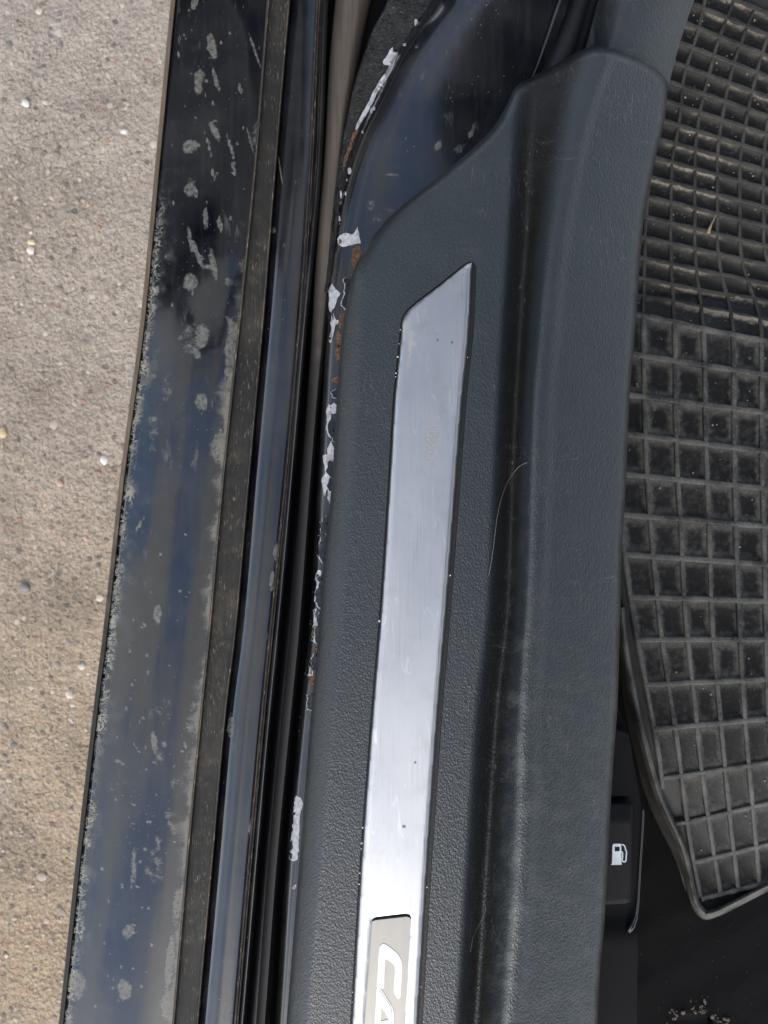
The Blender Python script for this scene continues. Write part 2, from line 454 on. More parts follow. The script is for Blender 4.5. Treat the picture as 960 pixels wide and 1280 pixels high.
# dusty brown rubber of the sill strip: lengthwise streaks
def dusty_rubber(name, base, dust, amount, streak=(420, 14)):
    m = Mat(name); px = m.uv('plan'); o = m.obj()
    n1 = m.noise(m.mapping(px, (streak[0], streak[1], 1), rot=(0, 0, .09)), 1.0, 4, .65)
    n2 = m.noise(px, 14, 4, .6)
    fine = m.noise(m.mapping(px, (900, 90, 1), rot=(0, 0, .09)), 1.0, 2, .6)
    f = (n1.step(.42, .72)*.45 + n2.step(.35, .75)*.35 + m.noise(px, 34, 5, .7).step(.48, .66)*.5)*amount*m.noise(m.vadd(px, (2., 7., 0.)), 7, 3).step(.25, .7)
    light = fine.step(.58, .68)*m.noise(px, 50, 2).step(.42, .62)
    c = m.mix(f, base, dust)
    m.set('Base Color', m.mix(light*.9, c, tuple(min(1, d_*2.9) for d_ in dust)))
    m.set('Roughness', .75)
    m.set('Normal', m.bump(n1 + fine*.5, .6, .0006))
    return m.mat
M_STRIP = dusty_rubber('dusty_sill_rubber', (.0045, .0042, .0038), (.060, .050, .034), 1.0)
M_LIP = dusty_rubber('brown_dust_lip', (.030, .024, .018), (.16, .115, .075), 1.0)
def fading_lip():                        # brown film fading to black along the rear half
    m = Mat('edge_lip'); px = m.uv('plan'); _, pv, _ = m.xyz(px); n1 = m.noise(px, 40, 4, .6); st_ = m.noise(m.mapping(px, (400, 12, 1)), 1.0, 3)
    f = (pv + (n1 - .5)*.5).step(.86, .55)*(st_.step(.25, .7)*.6 + .4)
    m.set('Base Color', m.mix(f, (.006, .006, .006), (.13, .095, .065))); m.set('Roughness', .6); return m.mat
M_EDGE = fading_lip()
M_SEAM = dusty_rubber('seam_dust', (.012, .010, .009), (.10, .075, .050), .9)

# weatherstrip: dusty near the top of the frame, black below
m = Mat('weatherstrip_rubber'); px = m.uv('plan'); _, pv, _ = m.xyz(px)
n1 = m.noise(m.mapping(px, (300, 10, 1), rot=(0, 0, .08)), 1.0, 4, .65); n2 = m.noise(px, 60, 4)
dust = (pv + (n2 - .5)*.2).step(.52, .30)*(n1.step(.25, .7)*.6 + .5)
c = m.mix(dust, (.009, .008, .008), (.070, .055, .043))
m.set('Base Color', m.mix(m.noise(px, 700, 2).step(.70, .76)*.5, c, (.2, .18, .14))); m.set('Roughness', .7)
m.set('Normal', m.bump(n1, .3, .0006)); M_WEATHER = m.mat

# grained plastic of the trim
def leather(name, base, dirt=True):
    m = Mat(name); o = m.obj(); px = m.uv('plan'); u, v, _ = m.xyz(px)
    wv = m.noise(o, 260, 2, out='Color')
    p = m.vadd(m.mapping(o, (1, .72, 1)), wv, .0016)
    cell = m.vor(p, 900, 'F1'); cell2 = m.vor(p, 1500, 'SMOOTH_F1'); nz = m.noise(o, 1500, 3, .6); wr = m.noise(m.mapping(o, (1, .5, 1)), 420, 3, .6)
    h = cell*.55 + cell2*.25 + nz*.25 + wr*.6
    m.set('Normal', m.bump(h, .42, .0009))
    big = m.noise(o, 30, 4, .6)
    col = m.mix(big, tuple(c*.85 for c in base), tuple(c*1.2 for c in base))
    fl = m.noise(px, 520, 2, .5).step(.72, .77)*m.noise(px, 9, 3).step(.4, .62)
    scr = (m.noise(m.mapping(px, (130, 17, 1), rot=(0, 0, .5)), 1.0, 2, .5, .4) - .5).abs().step(.008, .002)*m.noise(px, 11, 2).step(.52, .66)
    scr2 = (m.noise(m.mapping(px, (20, 120, 1), rot=(0, 0, -.35)), 1.0, 2, .5, .4) - .5).abs().step(.007, .002)*m.noise(m.vadd(px, (5., 2., 0.)), 13, 2).step(.54, .68)
    marks = (fl*.55).max(scr*.2).max(scr2*.16)
    if dirt:
        # dirt plus shade painted into the colour along the valley beside the ridge (its own shape: a band along the valley)
        a = m.attr_valley(px) if hasattr(m, 'attr_valley') else None
        e = m.uv('edge')
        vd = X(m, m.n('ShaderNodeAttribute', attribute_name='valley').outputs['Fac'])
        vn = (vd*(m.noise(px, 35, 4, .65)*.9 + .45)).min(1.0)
        col = m.mix(vn, col, (.0105, .0096, .0090)); dirt_shade = vn
        grit = m.noise(m.mapping(px, (330, 110, 1)), 1.0, 3, .7).step(.58, .66)*m.noise(px, 18, 3).step(.45, .6)*vd
        marks = marks.max(grit*.28)
        ridge = X(m, m.n('ShaderNodeAttribute', attribute_name='wear').outputs['Fac'])
        w2 = ridge*m.noise(px, 38, 5, .7).step(.44, .66)
        col = m.mix(w2*.35, col, (.12, .115, .10))
    col = m.mix(marks, col, (.24, .23, .21))
    m.set('Base Color', col)
    m.set('Roughness', m.noise(px, 20, 3)*.14 + .335)
    m.set('Specular IOR Level', (.56 - dirt_shade*.44) if dirt else .56)
    return m.mat
M_TRIM = leather('grained_trim_plastic', (.0160, .0205, .0238))
M_KICK = leather('kick_panel_plastic', (.021, .024, .026), False)

M_TRIM_DOOR = simple('door_card_plastic', (.012, .013, .015), .5, (700, .3))
# brushed aluminium
m = Mat('brushed_aluminium'); px = m.uv('plan'); o = m.obj()
br = m.noise(m.mapping(px, (900, 6, 1), rot=(0, 0, .072)), 1.0, 4, .6)
br2 = m.noise(m.mapping(px, (380, 7, 1), rot=(0, 0, .085)), 1.0, 3, .6)
cl = m.noise(m.mapping(px, (14, 7, 1)), 1.0, 4, .55)
scr = (m.noise(m.mapping(px, (60, 9, 1), rot=(0, 0, .45)), 1.0, 2, .5, .3) - .5).abs().step(.006, .0015)*m.noise(px, 16, 2).step(.52, .62)
# faint stains and rust freckles, traced
wn = m.noise(px, 110, 3, .6, out='Color'); sub = m.n('ShaderNodeVectorMath', operation='SUBTRACT'); m.put(sub.inputs[0], wn); sub.inputs[1].default_value = (.5, .5, .5)
wp = m.vadd(px, X(m, sub.outputs[0]), .012)
rs = blobs(m, wp, [(522, 380, 5, 1.6, .1, .5), (509, 408, 5, 4, 0, .8), (511, 442, 4, 1.5, 0, .6), (510, 456, 3, 1, 0, .6), (508, 465, 2.5, 1, 0, .6), (513, 430, 16, 2.5, .05, .95)], None)
st = blobs(m, wp, [(540, 552, 26, 9, .1, .7)], None)*m.noise(px, 420, 4, .7).step(.47, .56)
dots = blobs(m, px, [(507+12, 953, 1.6, 1.6, 0, .4), (505, 1033, 2, 2.4, .3, .4), (547, 425, 1.5, 1, 0, .5), (565, 428, 1.5, 1.2, 0, .5), (540, 958, 1, 1, 0, .5)], None)
smud = m.noise(px, 26, 5, .7).step(.50, .72)*.4
streak = (br2.step(.56, .70)*m.noise(px, 8, 3).step(.42, .6)*.6).max(smud).max(br.step(.55, .75)*.3)
col = m.mix(cl, (.425, .43, .436), (.51, .515, .52))
mid = blobs(m, wp, [(525, 640, 120, 34, .07, .95), (505, 740, 90, 20, .07, .95), (480, 1010, 70, 14, .07, .95)], None)
lines = m.noise(m.mapping(px, (620, 9, 1), rot=(0, 0, .072)), 1.0, 3, .7).step(.52, .66)
streak = streak.max(mid*lines*.75).max(mid*m.noise(px, 120, 5, .75).step(.52, .68)*.5)
scr3 = (m.noise(m.mapping(px, (45, 6, 1), rot=(0, 0, .10)), 1.0, 2, .5, .2) - .5).abs().step(.010, .002)*m.noise(px, 21, 2).step(.46, .60)
col = m.mix(streak, col, (.36, .355, .33)); col = m.mix(scr3*.22, col, (.85, .85, .86))
col = m.mix(rs*.7, col, (.15, .095, .06)); col = m.mix(st*.85, col, (.10, .062, .052)); col = m.mix(dots*.85, col, (.1, .1, .1)); col = m.mix(scr*.18, col, (.95, .95, .95))
m.set('Base Color', col); m.set('Metallic', 1.0 - (st.max(rs)).min(.9))
m.set('Roughness', cl*.16 + br*.1 + .30); pass
m.set('Normal', m.bump(br*.8 + br2*.3, .2, .0004)); M_ALU = m.mat
m = Mat('warm_badge_metal'); o = m.obj(); n1 = m.noise(m.mapping(o, (1, .15, 1)), 300, 3)
m.set('Base Color', m.mix(n1, (.27, .255, .23), (.33, .315, .285))); m.set('Metallic', .7); m.set('Roughness', .42); M_BADGE = m.mat
M_LETTER = simple('white_letter_print', (.82, .83, .84), .35)
M_LETTERLINE = simple('grey_letter_line', (.42, .41, .39), .4)
M_SYMBOL = simple('white_symbol_print', (.50, .54, .58), .5)
M_PLASTIC = simple('smooth_black_plastic', (.0032, .0033, .0046), .6, (1800, .25), spec=.10)
M_LEVER = simple('lever_plastic', (.0050, .0050, .0068), .6, (2600, .4), spec=.16)

# rubber mat: dusty on ribs
def matrubber(name, dust, amt):
    m = Mat(name); o = m.obj(); n1 = m.noise(o, 45, 4, .6); n2 = m.noise(o, 700, 3, .65)
    up = m.noise(o, 14, 3)
    f = (n1.step(.3, .7)*.6 + n2.step(.45, .75)*.5)*amt
    m.set('Base Color', m.mix(f, (.0075, .0075, .0072), dust)); m.set('Roughness', f*.3 + .55); m.set('Specular IOR Level', .36)
    m.set('Normal', m.bump(n2, .35, .0006)); return m.mat
M_RUB = matrubber('mat_rubber', (.055, .050, .042), .5)
M_RIB = matrubber('mat_rib_rubber', (.118, .116, .106), 1.0)
M_RIBT = matrubber('toe_rib_rubber', (.080, .075, .064), .7)
# cell floor: dust banked against the edges, own offset for each cell
def cellmat(name, top):
    m = Mat(name); c = m.uv('cell'); x, y, _ = m.xyz(c); o = m.obj(); rd = m.random()
    n1 = m.noise(o, 240, 4, .65); n2 = m.noise(o, 900, 3, .7); big = m.noise(o, 16, 3, .6)
    edge = ((x - .5).abs().max((y - .5).abs()))*2.0
    if top:
        band = (y + (n1 - .5)*.4).step(.30, .10)
        f = band*(big.step(.38, .64)*.8 + .12)*(n2.step(.25, .6)*.6 + .4)
        f = f.max(n1.step(.5, .8)*.15)
        dust = m.mix(big.step(.42, .58), (.080, .076, .066), (.26, .23, .18))
    else:
        f = (edge + (n1 - .5)*.9 + (rd - .5)*.3).step(.45, 1.05)*.95*(n2.step(.2, .6)*.5 + .5)
        f = f.max((n1*.6 + big*.5).step(.5, .8)*.35)
        f = f.max((y + (n1 - .5)*.5).step(.25, .02)*.6)
        dust = m.mix(n1, (.070, .070, .066), (.105, .102, .092))
    sp = m.vor(o, 420).step(.16, .07)*n1.step(.52, .62)
    f = f.max(sp*.9)
    # dry mud lumps in a few cells
    lump = m.noise(o, 130, 4, .6).step(.66, .72)*rd.step(.62, .72)
    f = f.max(lump*.8)
    m.set('Base Color', m.mix(f, (.0050, .0048, .0046), dust)); m.set('Roughness', f*.4 + .48); m.set('Specular IOR Level', .22)
    m.set('Normal', m.bump(n2 + f*2.0, .5, .0006)); return m.mat
M_CELL = cellmat('mat_cell_rubber', False); M_CELLT = cellmat('dusty_toe_cell_rubber', True)

m = Mat('carpet_fibre'); o = m.obj(); n1 = m.noise(o, 2400, 3, .7); n2 = m.noise(o, 30, 4)
m.set('Base Color', m.mix(n1, (.0012, .0012, .0014), (.0050, .0050, .0056))); m.set('Roughness', .95); m.set('Specular IOR Level', .15)
m.set('Normal', m.bump(n1, .8, .002)); M_CARPET = m.mat
M_CRUMB = simple('dry_crumbs', (.11, .085, .07), .9)
M_STRAW = simple('dry_stalk', (.20, .16, .10), .8)
M_HAIR = simple('pale_hair', (.16, .155, .14), .6)

# concrete
m = Mat('worn_concrete'); o = m.obj()
b1 = m.noise(o, 2.2, 4, .6); b2 = m.noise(o, 26, 5, .7); b3 = m.noise(o, 240, 4, .7); b4 = m.noise(o, 700, 3, .7)
_, oy, _ = m.xyz(o)
tone = (oy*.75 + .5 + (b1 - .5)*.6).step(.05, .95)
base = m.mix(tone, (.52, .395, .265), (.50, .43, .37))
c = m.mix(b3.step(.3, .7), tuple(), ()) if False else base
mul = m.n('ShaderNodeMix', data_type='RGBA', blend_type='MULTIPLY'); mul.inputs['Factor'].default_value = 1.0
stain = m.noise(o, 9, 5, .65).step(.42, .70); base = m.mix(stain*.55, base, (.30, .24, .18)); pale = m.noise(m.vadd(o, (4., 3., 0.)), 14, 5, .7).step(.55, .75); base = m.mix(pale*.5, base, (.52, .46, .40))
m.put(mul.inputs[6], base); m.put(mul.inputs[7], m.ramp(b3*.55 + b4*.25 + b2*.3, (.36, (.40, .39, .38)), (.52, (.86, .86, .86)), (.68, (1.26, 1.26, 1.25))))
agg = m.vor(o, 125, 'F1', 'Color'); ad = m.vor(o, 125)
ax, ay, az = m.xyz(agg)
mask = ad.step(.42, .30)*ax.step(.72, .76)
c = m.mix(mask*.75, X(m, mul.outputs[2]), m.ramp(ay, (.1, (.15, .14, .135)), (.45, (.25, .20, .16)), (.7, (.52, .45, .37)), (.95, (.46, .27, .20))))
agg2 = m.vor(o, 290, 'F1', 'Color'); ad2 = m.vor(o, 290); a2x, a2y, _ = m.xyz(agg2)
c = m.mix(ad2.step(.40, .28)*a2x.step(.74, .78)*.8, c, m.ramp(a2y, (.1, (.13, .12, .11)), (.55, (.42, .36, .30)), (.9, (.66, .60, .52))))
m.set('Base Color', c); m.set('Roughness', .95); m.set('Specular IOR Level', .2)
m.set('Normal', m.bump(b3*1.0 + b4*.6 + m.noise(o, 95, 4, .6)*2.0 + mask*.25 - ad2*.3, 1.0, .0048)); M_GROUND = m.mat
m = Mat('aggregate_stone'); isl = m.island(); o = m.obj()
m.set('Base Color', m.ramp(isl, (0, (.15, .14, .13)), (.15, (.26, .22, .185)), (.45, (.37, .31, .255)), (.78, (.43, .375, .315)), (.94, (.48, .43, .37)), (.97, (.40, .29, .23)), (1, (.60, .56, .50))))
m.set('Roughness', .85); m.set('Normal', m.bump(m.noise(o, 900, 3), .5, .001)); M_AGG = m.mat
def stone(name, col): return simple(name, col, .7, (700, .5))

# ================================================================== ground
ZG = -0.40
def make_ground():
    # fine patch near the car, one sheet out to the horizon
    xs = np.concatenate([[-150, -30, -6, -1.5], np.arange(-.9, .61, .1), [1.5, 6, 30, 150]])
    ys = np.concatenate([[-150, -30, -6, -1.5], np.arange(-.9, .91, .1), [1.5, 6, 30, 150]])
    verts = []; nx, ny = len(xs), len(ys)
    for x in xs:
        for y in ys:
            verts.append((x, y, ZG + .0015*math.sin(x*13)*math.cos(y*9)))
    faces = [(i*ny+j, (i+1)*ny+j, (i+1)*ny+j+1, i*ny+j+1) for i in range(nx-1) for j in range(ny-1)]
    mesh_obj('ground', verts, faces, M_GROUND, kind='structure')
make_ground()

def stone_mesh(r, sub=1, seed=0):
    bm = bmesh.new(); bmesh.ops.create_icosphere(bm, subdivisions=sub, radius=1.0)
    rr = random.Random(seed)
    ax = (rr.uniform(.75, 1.3), rr.uniform(.75, 1.3), rr.uniform(.5, .8))
    for v in bm.verts:
        k = r*rr.uniform(.82, 1.15); v.co = Vector((v.co.x*ax[0]*k, v.co.y*ax[1]*k, v.co.z*ax[2]*k))
    vs = [tuple(v.co) for v in bm.verts]; fs = [tuple(x.index for x in f.verts) for f in bm.faces]
    bm.free(); return vs, fs

def aggregate():
    V = []; F = []
    protos = [stone_mesh(1.0, 1, s) for s in range(14)]
    for i in range(7000):
        x = random.uniform(-.62, -.18); y = random.uniform(-.62, .62)
        r = .0011*math.exp(random.gauss(0, .55)); r = min(r, .0052)
        vs, fs = random.choice(protos); a = random.uniform(0, 6.28); ca, sa = math.cos(a), math.sin(a)
        b = len(V); sink = random.uniform(.1, .5)*r
        for p in vs:
            V.append((x + r*(p[0]*ca - p[1]*sa), y + r*(p[0]*sa + p[1]*ca), ZG - sink*.55 + r*p[2]*.8))
        F += [tuple(b + q for q in f) for f in fs]
    mesh_obj('gravel', V, F, M_AGG, kind='stuff', label='small aggregate stones set in the worn concrete', cat='gravel')
aggregate()

for i, (u, v, r, col, lab) in enumerate([
        (131, 575, .0042, (.55, .52, .47), 'pale round pebble on the concrete beside the lighter stretch of the sill panel'),
        (103, 833, .0040, (.52, .47, .40), 'cream pebble on the concrete close to the dark lower edge of the car panel'),
        (40, 303, .0040, (.55, .46, .31), 'small yellowish pebble lying in the upper part of the concrete'),
        (5, 541, .0055, (.48, .36, .20), 'ochre pebble at the left border of the concrete'),
        (76, 604, .0040, (.42, .27, .21), 'dull reddish pebble on the concrete below the pale round one'),
        (108, 673, .0034, (.46, .29, .24), 'tiny pink pebble on the concrete near the car panel'),
        (32, 734, .0050, (.17, .165, .16), 'dark grey flat pebble pressed into the concrete'),
        (33, 130, .0042, (.56, .54, .51), 'white pebble in the upper left of the concrete'),
        (156, 165, .0036, (.54, .51, .47), 'light pebble on the concrete nearest the upper end of the car panel')]):
    vs, fs = stone_mesh(r, 2, 40 + i); x, y, _ = W(u, v, ZG)
    rest = -min(p[2] for p in vs)*.45
    mesh_obj('pebble', [(p[0] + x, p[1] + y, p[2] + ZG + rest) for p in vs], fs, stone('pebble_stone', col), label=lab, cat='pebble', group='loose pebbles on the concrete')

# ================================================================== car body
car = empty('car_body', (-.12, 0, ZG), 'glossy dark blue-black painted car sill and door pillar with chipped, muddy paint', 'car body')

# rocker panel with its outer face going down and under
ln = [(off(LA, 26), -.30), (off(LA, 16), -.235), (off(LA, 7), -.16), (off(LA, .8), -.100), (off(LA, .0), -.0955), (off(LA, 3.5), -.0912), (off(LA, 8.5), -.0886),
      (lerp(LA, LC, .12), -.0868), (lerp(LA, LC, .35), -.0795), (lerp(LA, LC, .6), -.0735), (lerp(LA, LC, .85), -.0700), (off(LC, -1), -.0693), (off(LC, 1), -.0700), (off(LC, 3), -.078)]
dip = lambda v: .017*np.clip((520 - v)/520, 0, 1.2)**1.15
ln = [(f_, (lambda zz, wt_: (lambda v: zz - dip(v)*wt_))(z_, 1.0 if i_ >= 4 else 1.0)) for i_, (f_, z_) in enumerate(ln)]
ln[-1] = (ln[-1][0], lambda v: -.083 - dip(v))
ln = ln[:-1] + [(off(LC, 2.4), lambda v: -.070 + 0*v)]
loft('rocker_panel', ln, M_ROCK, car, sub=9, vs=np.arange(-240, 1561, 2.0), mud=MUD)

# brown film edge on the panel's outer border
loft('panel_edge_seam', [(f_, (lambda zz: (lambda v: zz - dip(v)))(z_)) for f_, z_ in [(off(LA, -1.2), -.102), (off(LA, -2.6), -.0965), (off(LA, -1.2), -.0915), (off(LA, 1.0), -.0900), (off(LA, 2.6), -.0888), (off(LA, 3.4), -.0895)]], M_EDGE, car, sub=2)
# rubber strip
loft('sill_rubber_strip', [(off(LC, -1.2), -.0725), (off(LC, -.6), -.0665), (off(LC, 1.0), -.0655), (off(LC, 2.6), -.0672), (off(LC, 5), -.0682), (lerp(LC, LD, .35), -.0678),
      (lerp(LC, LD, .6), -.0680), (lerp(LC, LD, .85), -.0677), (off(LD, -2.2), -.0668), (off(LD, -.8), -.0655), (off(LD, .6), -.0662), (off(LD, 1.6), -.0725)], M_STRIP, car, sub=3, rough=.00005)
loft('strip_lip', [(off(LC, -.2), -.0662), (off(LC, .3), -.0648), (off(LC, 1.4), -.0646), (off(LC, 1.9), -.0664)], M_LIP, car, sub=2)
loft('strip_lip', [(off(LD, -1.5), -.0662), (off(LD, -1.1), -.0646), (off(LD, -.1), -.0646), (off(LD, .4), -.0662)], M_LIP, car, sub=2)
# painted step
loft('sill_step', [(off(LD, .9), -.0735), (off(LD, 2.5), -.0700), (off(LD, 7), -.0665), (lerp(LD, LE, .35), -.0630), (lerp(LD, LE, .6), -.0608), (lerp(LD, LE, .85), -.0605), (off(LE, -1.5), -.0612), (off(LE, .5), -.0640)], M_STEP, car, vs=np.arange(-240, 1561, 4.0), sub=5, mud=MUD2)
loft('step_seam', [(off(LE, -2.0), -.0622), (off(LE, -.9), -.0604), (off(LE, .6), -.0606), (off(LE, 1.4), -.0618), (off(LE, 2.3), -.0607), (off(LE, 3.4), -.0609), (off(LE, 4.4), -.0640)], M_SEAM, car, sub=2)
loft('sill_ridge', [(off(LE, 3.8), -.066), (off(LF, -4), -.0615), (off(LF, -2.4), -.0578), (off(LF, 0), -.0560), (off(LF, 2.4), -.0575), (off(LF, 4), -.0620), (off(LF, 5.2), -.076)], M_FLANGE, car)
loft('sill_channel', [(off(LF, 4.4), -.070), (off(LF, 5.5), -.083), (lerp(LF, LG, .6), -.086), (lerp(LF, LH, .75), -.086), (off(LH, 1), -.082), (off(LH, 3), -.060)], M_GROOVE, car)
# weatherstrip: broad at the top of the picture, a narrow lip lower down
gw = line((-200, 46), (0, 25), (80, 18), (150, 13), (250, 11), (330, 10), (420, 8), (520, 5), (700, 4), (1500, 4))
gl = line((-200, 20), (0, 18), (80, 17), (200, 12), (330, 11), (450, 9), (600, 8.5), (1500, 8))
loft('weatherstrip', [(lambda v: LG(v) - gl(v) - 1, -.081), (lambda v: LG(v) - gl(v), -.066), (lambda v: LG(v) - gl(v)*.55, -.0585), (lambda v: LG(v) - gl(v)*.1, -.0555), (lambda v: LG(v) + gw(v)*.4, -.0545),
      (lambda v: LG(v) + gw(v)*.75, -.0580), (lambda v: LG(v) + gw(v), -.066), (lambda v: LG(v) + gw(v) + 1, -.081)], M_WEATHER, car)

# flange between weatherstrip and trim
FL = [(off(LH, -2), -.075), (off(LH, 0), -.052), (off(LH, 3), -.0415), (lerp(LH, LI, .45), -.0385), (lerp(LH, LI, .75), -.0375), (off(LI, 1), -.0375), (off(LI, 8), -.038)]
vsf = np.arange(336, 1561, 8.0)
loft('door_flange', FL, M_FLANGE, car, vs=vsf)
def zflange(u, v):
    u = np.asarray(u, float); v = np.asarray(v, float); z = np.empty_like(u)
    for i in range(len(u)):
        us = [float(f(v[i])) for f, _ in FL]; z[i] = np.interp(u[i], us, [q for _, q in FL])
    return z

# pillar
CREST = [(600, -240), (566, -100), (541, 0), (518, 32), (493, 72), (480, 100), (465, 131), (450, 163), (438, 196), (430, 228), (424, 262), (420, 295), (415, 330), (409, 372)]
LCR = line(*[(p[1], p[0]) for p in CREST])
PTRIM = [(432, 402), (437, 360), (443, 335), (460, 305), (483, 275), (517, 245), (552, 218), (588, 188), (618, 160), (638, 128), (650, 105), (668, 93), (678, 60), (700, 0), (722, -60), (790, -240)]
PT2 = [(u + 14, v + 8) for (u, v) in PTRIM[:11]] + [(690, 105), (692, 60), (712, 0), (735, -60), (800, -240)]
pill_poly = CREST + [(418, 408)] + PT2
def zpillar(u, v):
    u = np.asarray(u, float); v = np.asarray(v, float)
    d = u - LCR(v)                                   # px right of the crest
    rise = np.clip((330 - v)/330, 0, 3)
    z = -.0375 + .030*rise**1.3
    z = z - (.018 + .004*rise)*np.exp(-np.clip(d, 0, None)/(7.0 + 3*np.clip(rise, 0, 1))) * np.clip(.35 + rise, 0, 1)      # rolled edge at the crest
    z = z - np.clip(d, 0, None)*.000060*np.clip(rise*1.6, 0, 1) + .004*np.clip(rise, 0, 1)*np.sin(np.clip(d/190, 0, 1)*math.pi)
    return z
po = heightfield('door_pillar', pill_poly, zpillar, 4, M_PILLAR, car, skirt=.012)
xyz = np.empty(len(po.data.vertices)*3); po.data.vertices.foreach_get('co', xyz); xyz = xyz.reshape(-1, 3); k = S*(H - xyz[:, 2])/H
mud_attr(po, np.stack([xyz[:, 0]/k + 480, 640 - xyz[:, 1]/k], 1)/1000, MUDP)
pillar = [o for o in car.children if o.name.startswith('door_pillar')][0]

# rough sealant zone left of the crest
SEAL = [(530, -240), (506, -100), (484, 5), (467, 37), (458, 63), (452, 80), (443, 108), (436, 140), (430, 170), (424, 205), (419, 240), (415, 280), (411, 320), (405, 372)]
m = Mat('crumbled_sealant'); o_ = m.obj(); n1 = m.noise(o_, 260, 5, .7); n2 = m.noise(o_, 900, 3)
m.set('Base Color', m.mix(n1.step(.58, .72)*.7, (.003, .003, .0035), (.12, .115, .11))); m.set('Roughness', n1*.4 + .12); m.set('Normal', m.bump(n1 + n2*.3, 1.0, .003)); M_SEAL = m.mat
LSE = line(*[(p[1], p[0]) for p in SEAL])
vse = np.arange(-240, 372, 6.0)
def zcr(v): return zpillar(LCR(v) + .5, v)
loft('seam_sealant', [(off(LSE, -1.5), lambda v: zcr(v) - .022), (off(LSE, 0), lambda v: zcr(v) - .010), (lerp(LSE, LCR, .3), lambda v: zcr(v) - .0078), (lerp(LSE, LCR, .7), lambda v: zcr(v) - .0045), (off(LCR, .5), lambda v: zcr(v) - .0010), (off(LCR, 3), lambda v: zcr(v) - .003)],
     M_SEAL, pillar, vs=vse, rough=.0007)
# dark wall between weatherstrip and sealant (inner side of the pillar)
loft('pillar_wall', [(lambda v: LG(v) + gw(v) - 2, -.088), (lambda v: LG(v) + gw(v)*.5 + LSE(v)*.5, lambda v: np.minimum(-.075, zcr(v) - .03)), (off(LSE, 1), lambda v: zcr(v) - .016)], M_GROOVE, pillar, vs=np.arange(-240, 400, 12.0))

# chips, rust: thin ragged plates of primer showing through
def C(pts, s, du, dv): return [(du + x/s, dv + y/s) for x, y in pts]
def rag(poly, amp, step=3):
    p = np.array(resample(smooth_poly(poly, 4, True), step))
    p += rng.normal(0, amp, p.shape); return [tuple(q) for q in p]
z8 = lambda p: C(p, 6, 380, 0); z5b = lambda p: C(p, 6, 360, 240); z4b = lambda p: C(p, 5.333, 340, 640); z5 = lambda p: C(p, 3, 340, 360); z9 = lambda p: C(p, 3, 320, 880)
def zpl(u, v): return np.maximum(zpillar(u, v), zflange(u, v)*0 - .2)
for poly in [z8([(665, 350), (672, 390), (705, 392), (690, 450), (640, 560), (560, 680), (500, 800), (440, 900), (400, 965), (385, 960), (420, 880), (470, 790), (525, 680), (590, 570), (640, 490), (590, 470), (620, 420)]),
             z8([(830, 145), (852, 150), (845, 185), (830, 190)]),
             z5b([(370, 370), (385, 330), (430, 308), (480, 320), (500, 300), (520, 265), (535, 330), (540, 380), (500, 390), (460, 400), (400, 405)]),
             z5b([(330, 690), (360, 730), (390, 760), (370, 800), (355, 850), (320, 900), (305, 870), (310, 800), (305, 740)]),
             z5b([(340, 910), (355, 950), (380, 970), (360, 1000), (330, 990), (345, 950)])]:
    heightfield('paint_chip', rag(poly, .35), lambda u, v: zpillar(u, v) + .0006, 4, M_CHIP, pillar, skirt=.0012)
for poly in [z5b([(480, 470), (500, 420), (540, 400), (552, 470), (540, 530), (510, 575), (485, 560)]), z5b([(400, 820), (430, 800), (437, 850), (410, 862)]), z5b([(385, 930), (427, 900), (418, 1000), (385, 1025)]),
             z8([(385, 975), (400, 985), (360, 1090), (330, 1190), (300, 1260), (300, 1200), (340, 1080)])]:
    heightfield('rust_spot', rag(poly, .7), lambda u, v: zpillar(u, v) + .0005, 4, M_RUST, pillar, skirt=.0010, label='orange brown rust patch')
flange = [o for o in car.children if o.name.startswith('door_flange')][0]
for poly in [z4b([(300, 400), (325, 390), (327, 430), (303, 480), (285, 532), (265, 530), (280, 480)]),
             z4b([(300, 645), (290, 680), (300, 730), (312, 755), (280, 760), (270, 790), (270, 830), (295, 850), (295, 872), (265, 860), (255, 820), (258, 760), (248, 710), (265, 660)]),
             z4b([(225, 1000), (250, 1020), (272, 1070), (265, 1092), (225, 1087), (220, 1050)]),
             z5([(190, 630), (224, 632), (224, 700), (207, 740), (198, 782), (186, 720), (200, 690)]), z5([(205, 450), (219, 440), (220, 500), (208, 502)]),
             z9([(150, 345), (177, 370), (165, 420), (160, 520), (155, 585), (125, 580), (128, 520), (137, 470), (130, 430), (140, 400)]), z9([(140, 682), (150, 675), (148, 692), (138, 692)]),
             z5([(205, 95), (222, 80), (238, 118), (232, 160), (222, 205), (212, 190), (222, 150)])]:
    heightfield('paint_chip', rag(poly, .35), lambda u, v: zflange(u, v) + .0008, 4, M_CHIP, flange, skirt=.0012)
for poly in [z4b([(310, 160), (345, 170), (345, 335), (318, 310), (297, 262), (298, 205)]), z4b([(300, 80), (345, 70), (345, 140), (318, 160), (300, 125)]), z4b([(318, 440), (330, 430), (318, 620), (292, 600), (290, 560)]),
             z4b([(240, 975), (262, 1000), (280, 1060), (262, 1050), (240, 1010)]), z5([(212, 500), (225, 498), (225, 560), (213, 550), (206, 525)])]:
    heightfield('paint_flake_rim', rag([(x - 1.2, y) for x, y in poly], .2), lambda u, v: zflange(u, v) + .0006, 4, M_CHIP, flange, skirt=.001)
    heightfield('paint_flake', rag([(x + .8, y) for x, y in poly], .2), lambda u, v: zflange(u, v) + .0012, 4, M_DARKCHIP, flange, skirt=.0012)

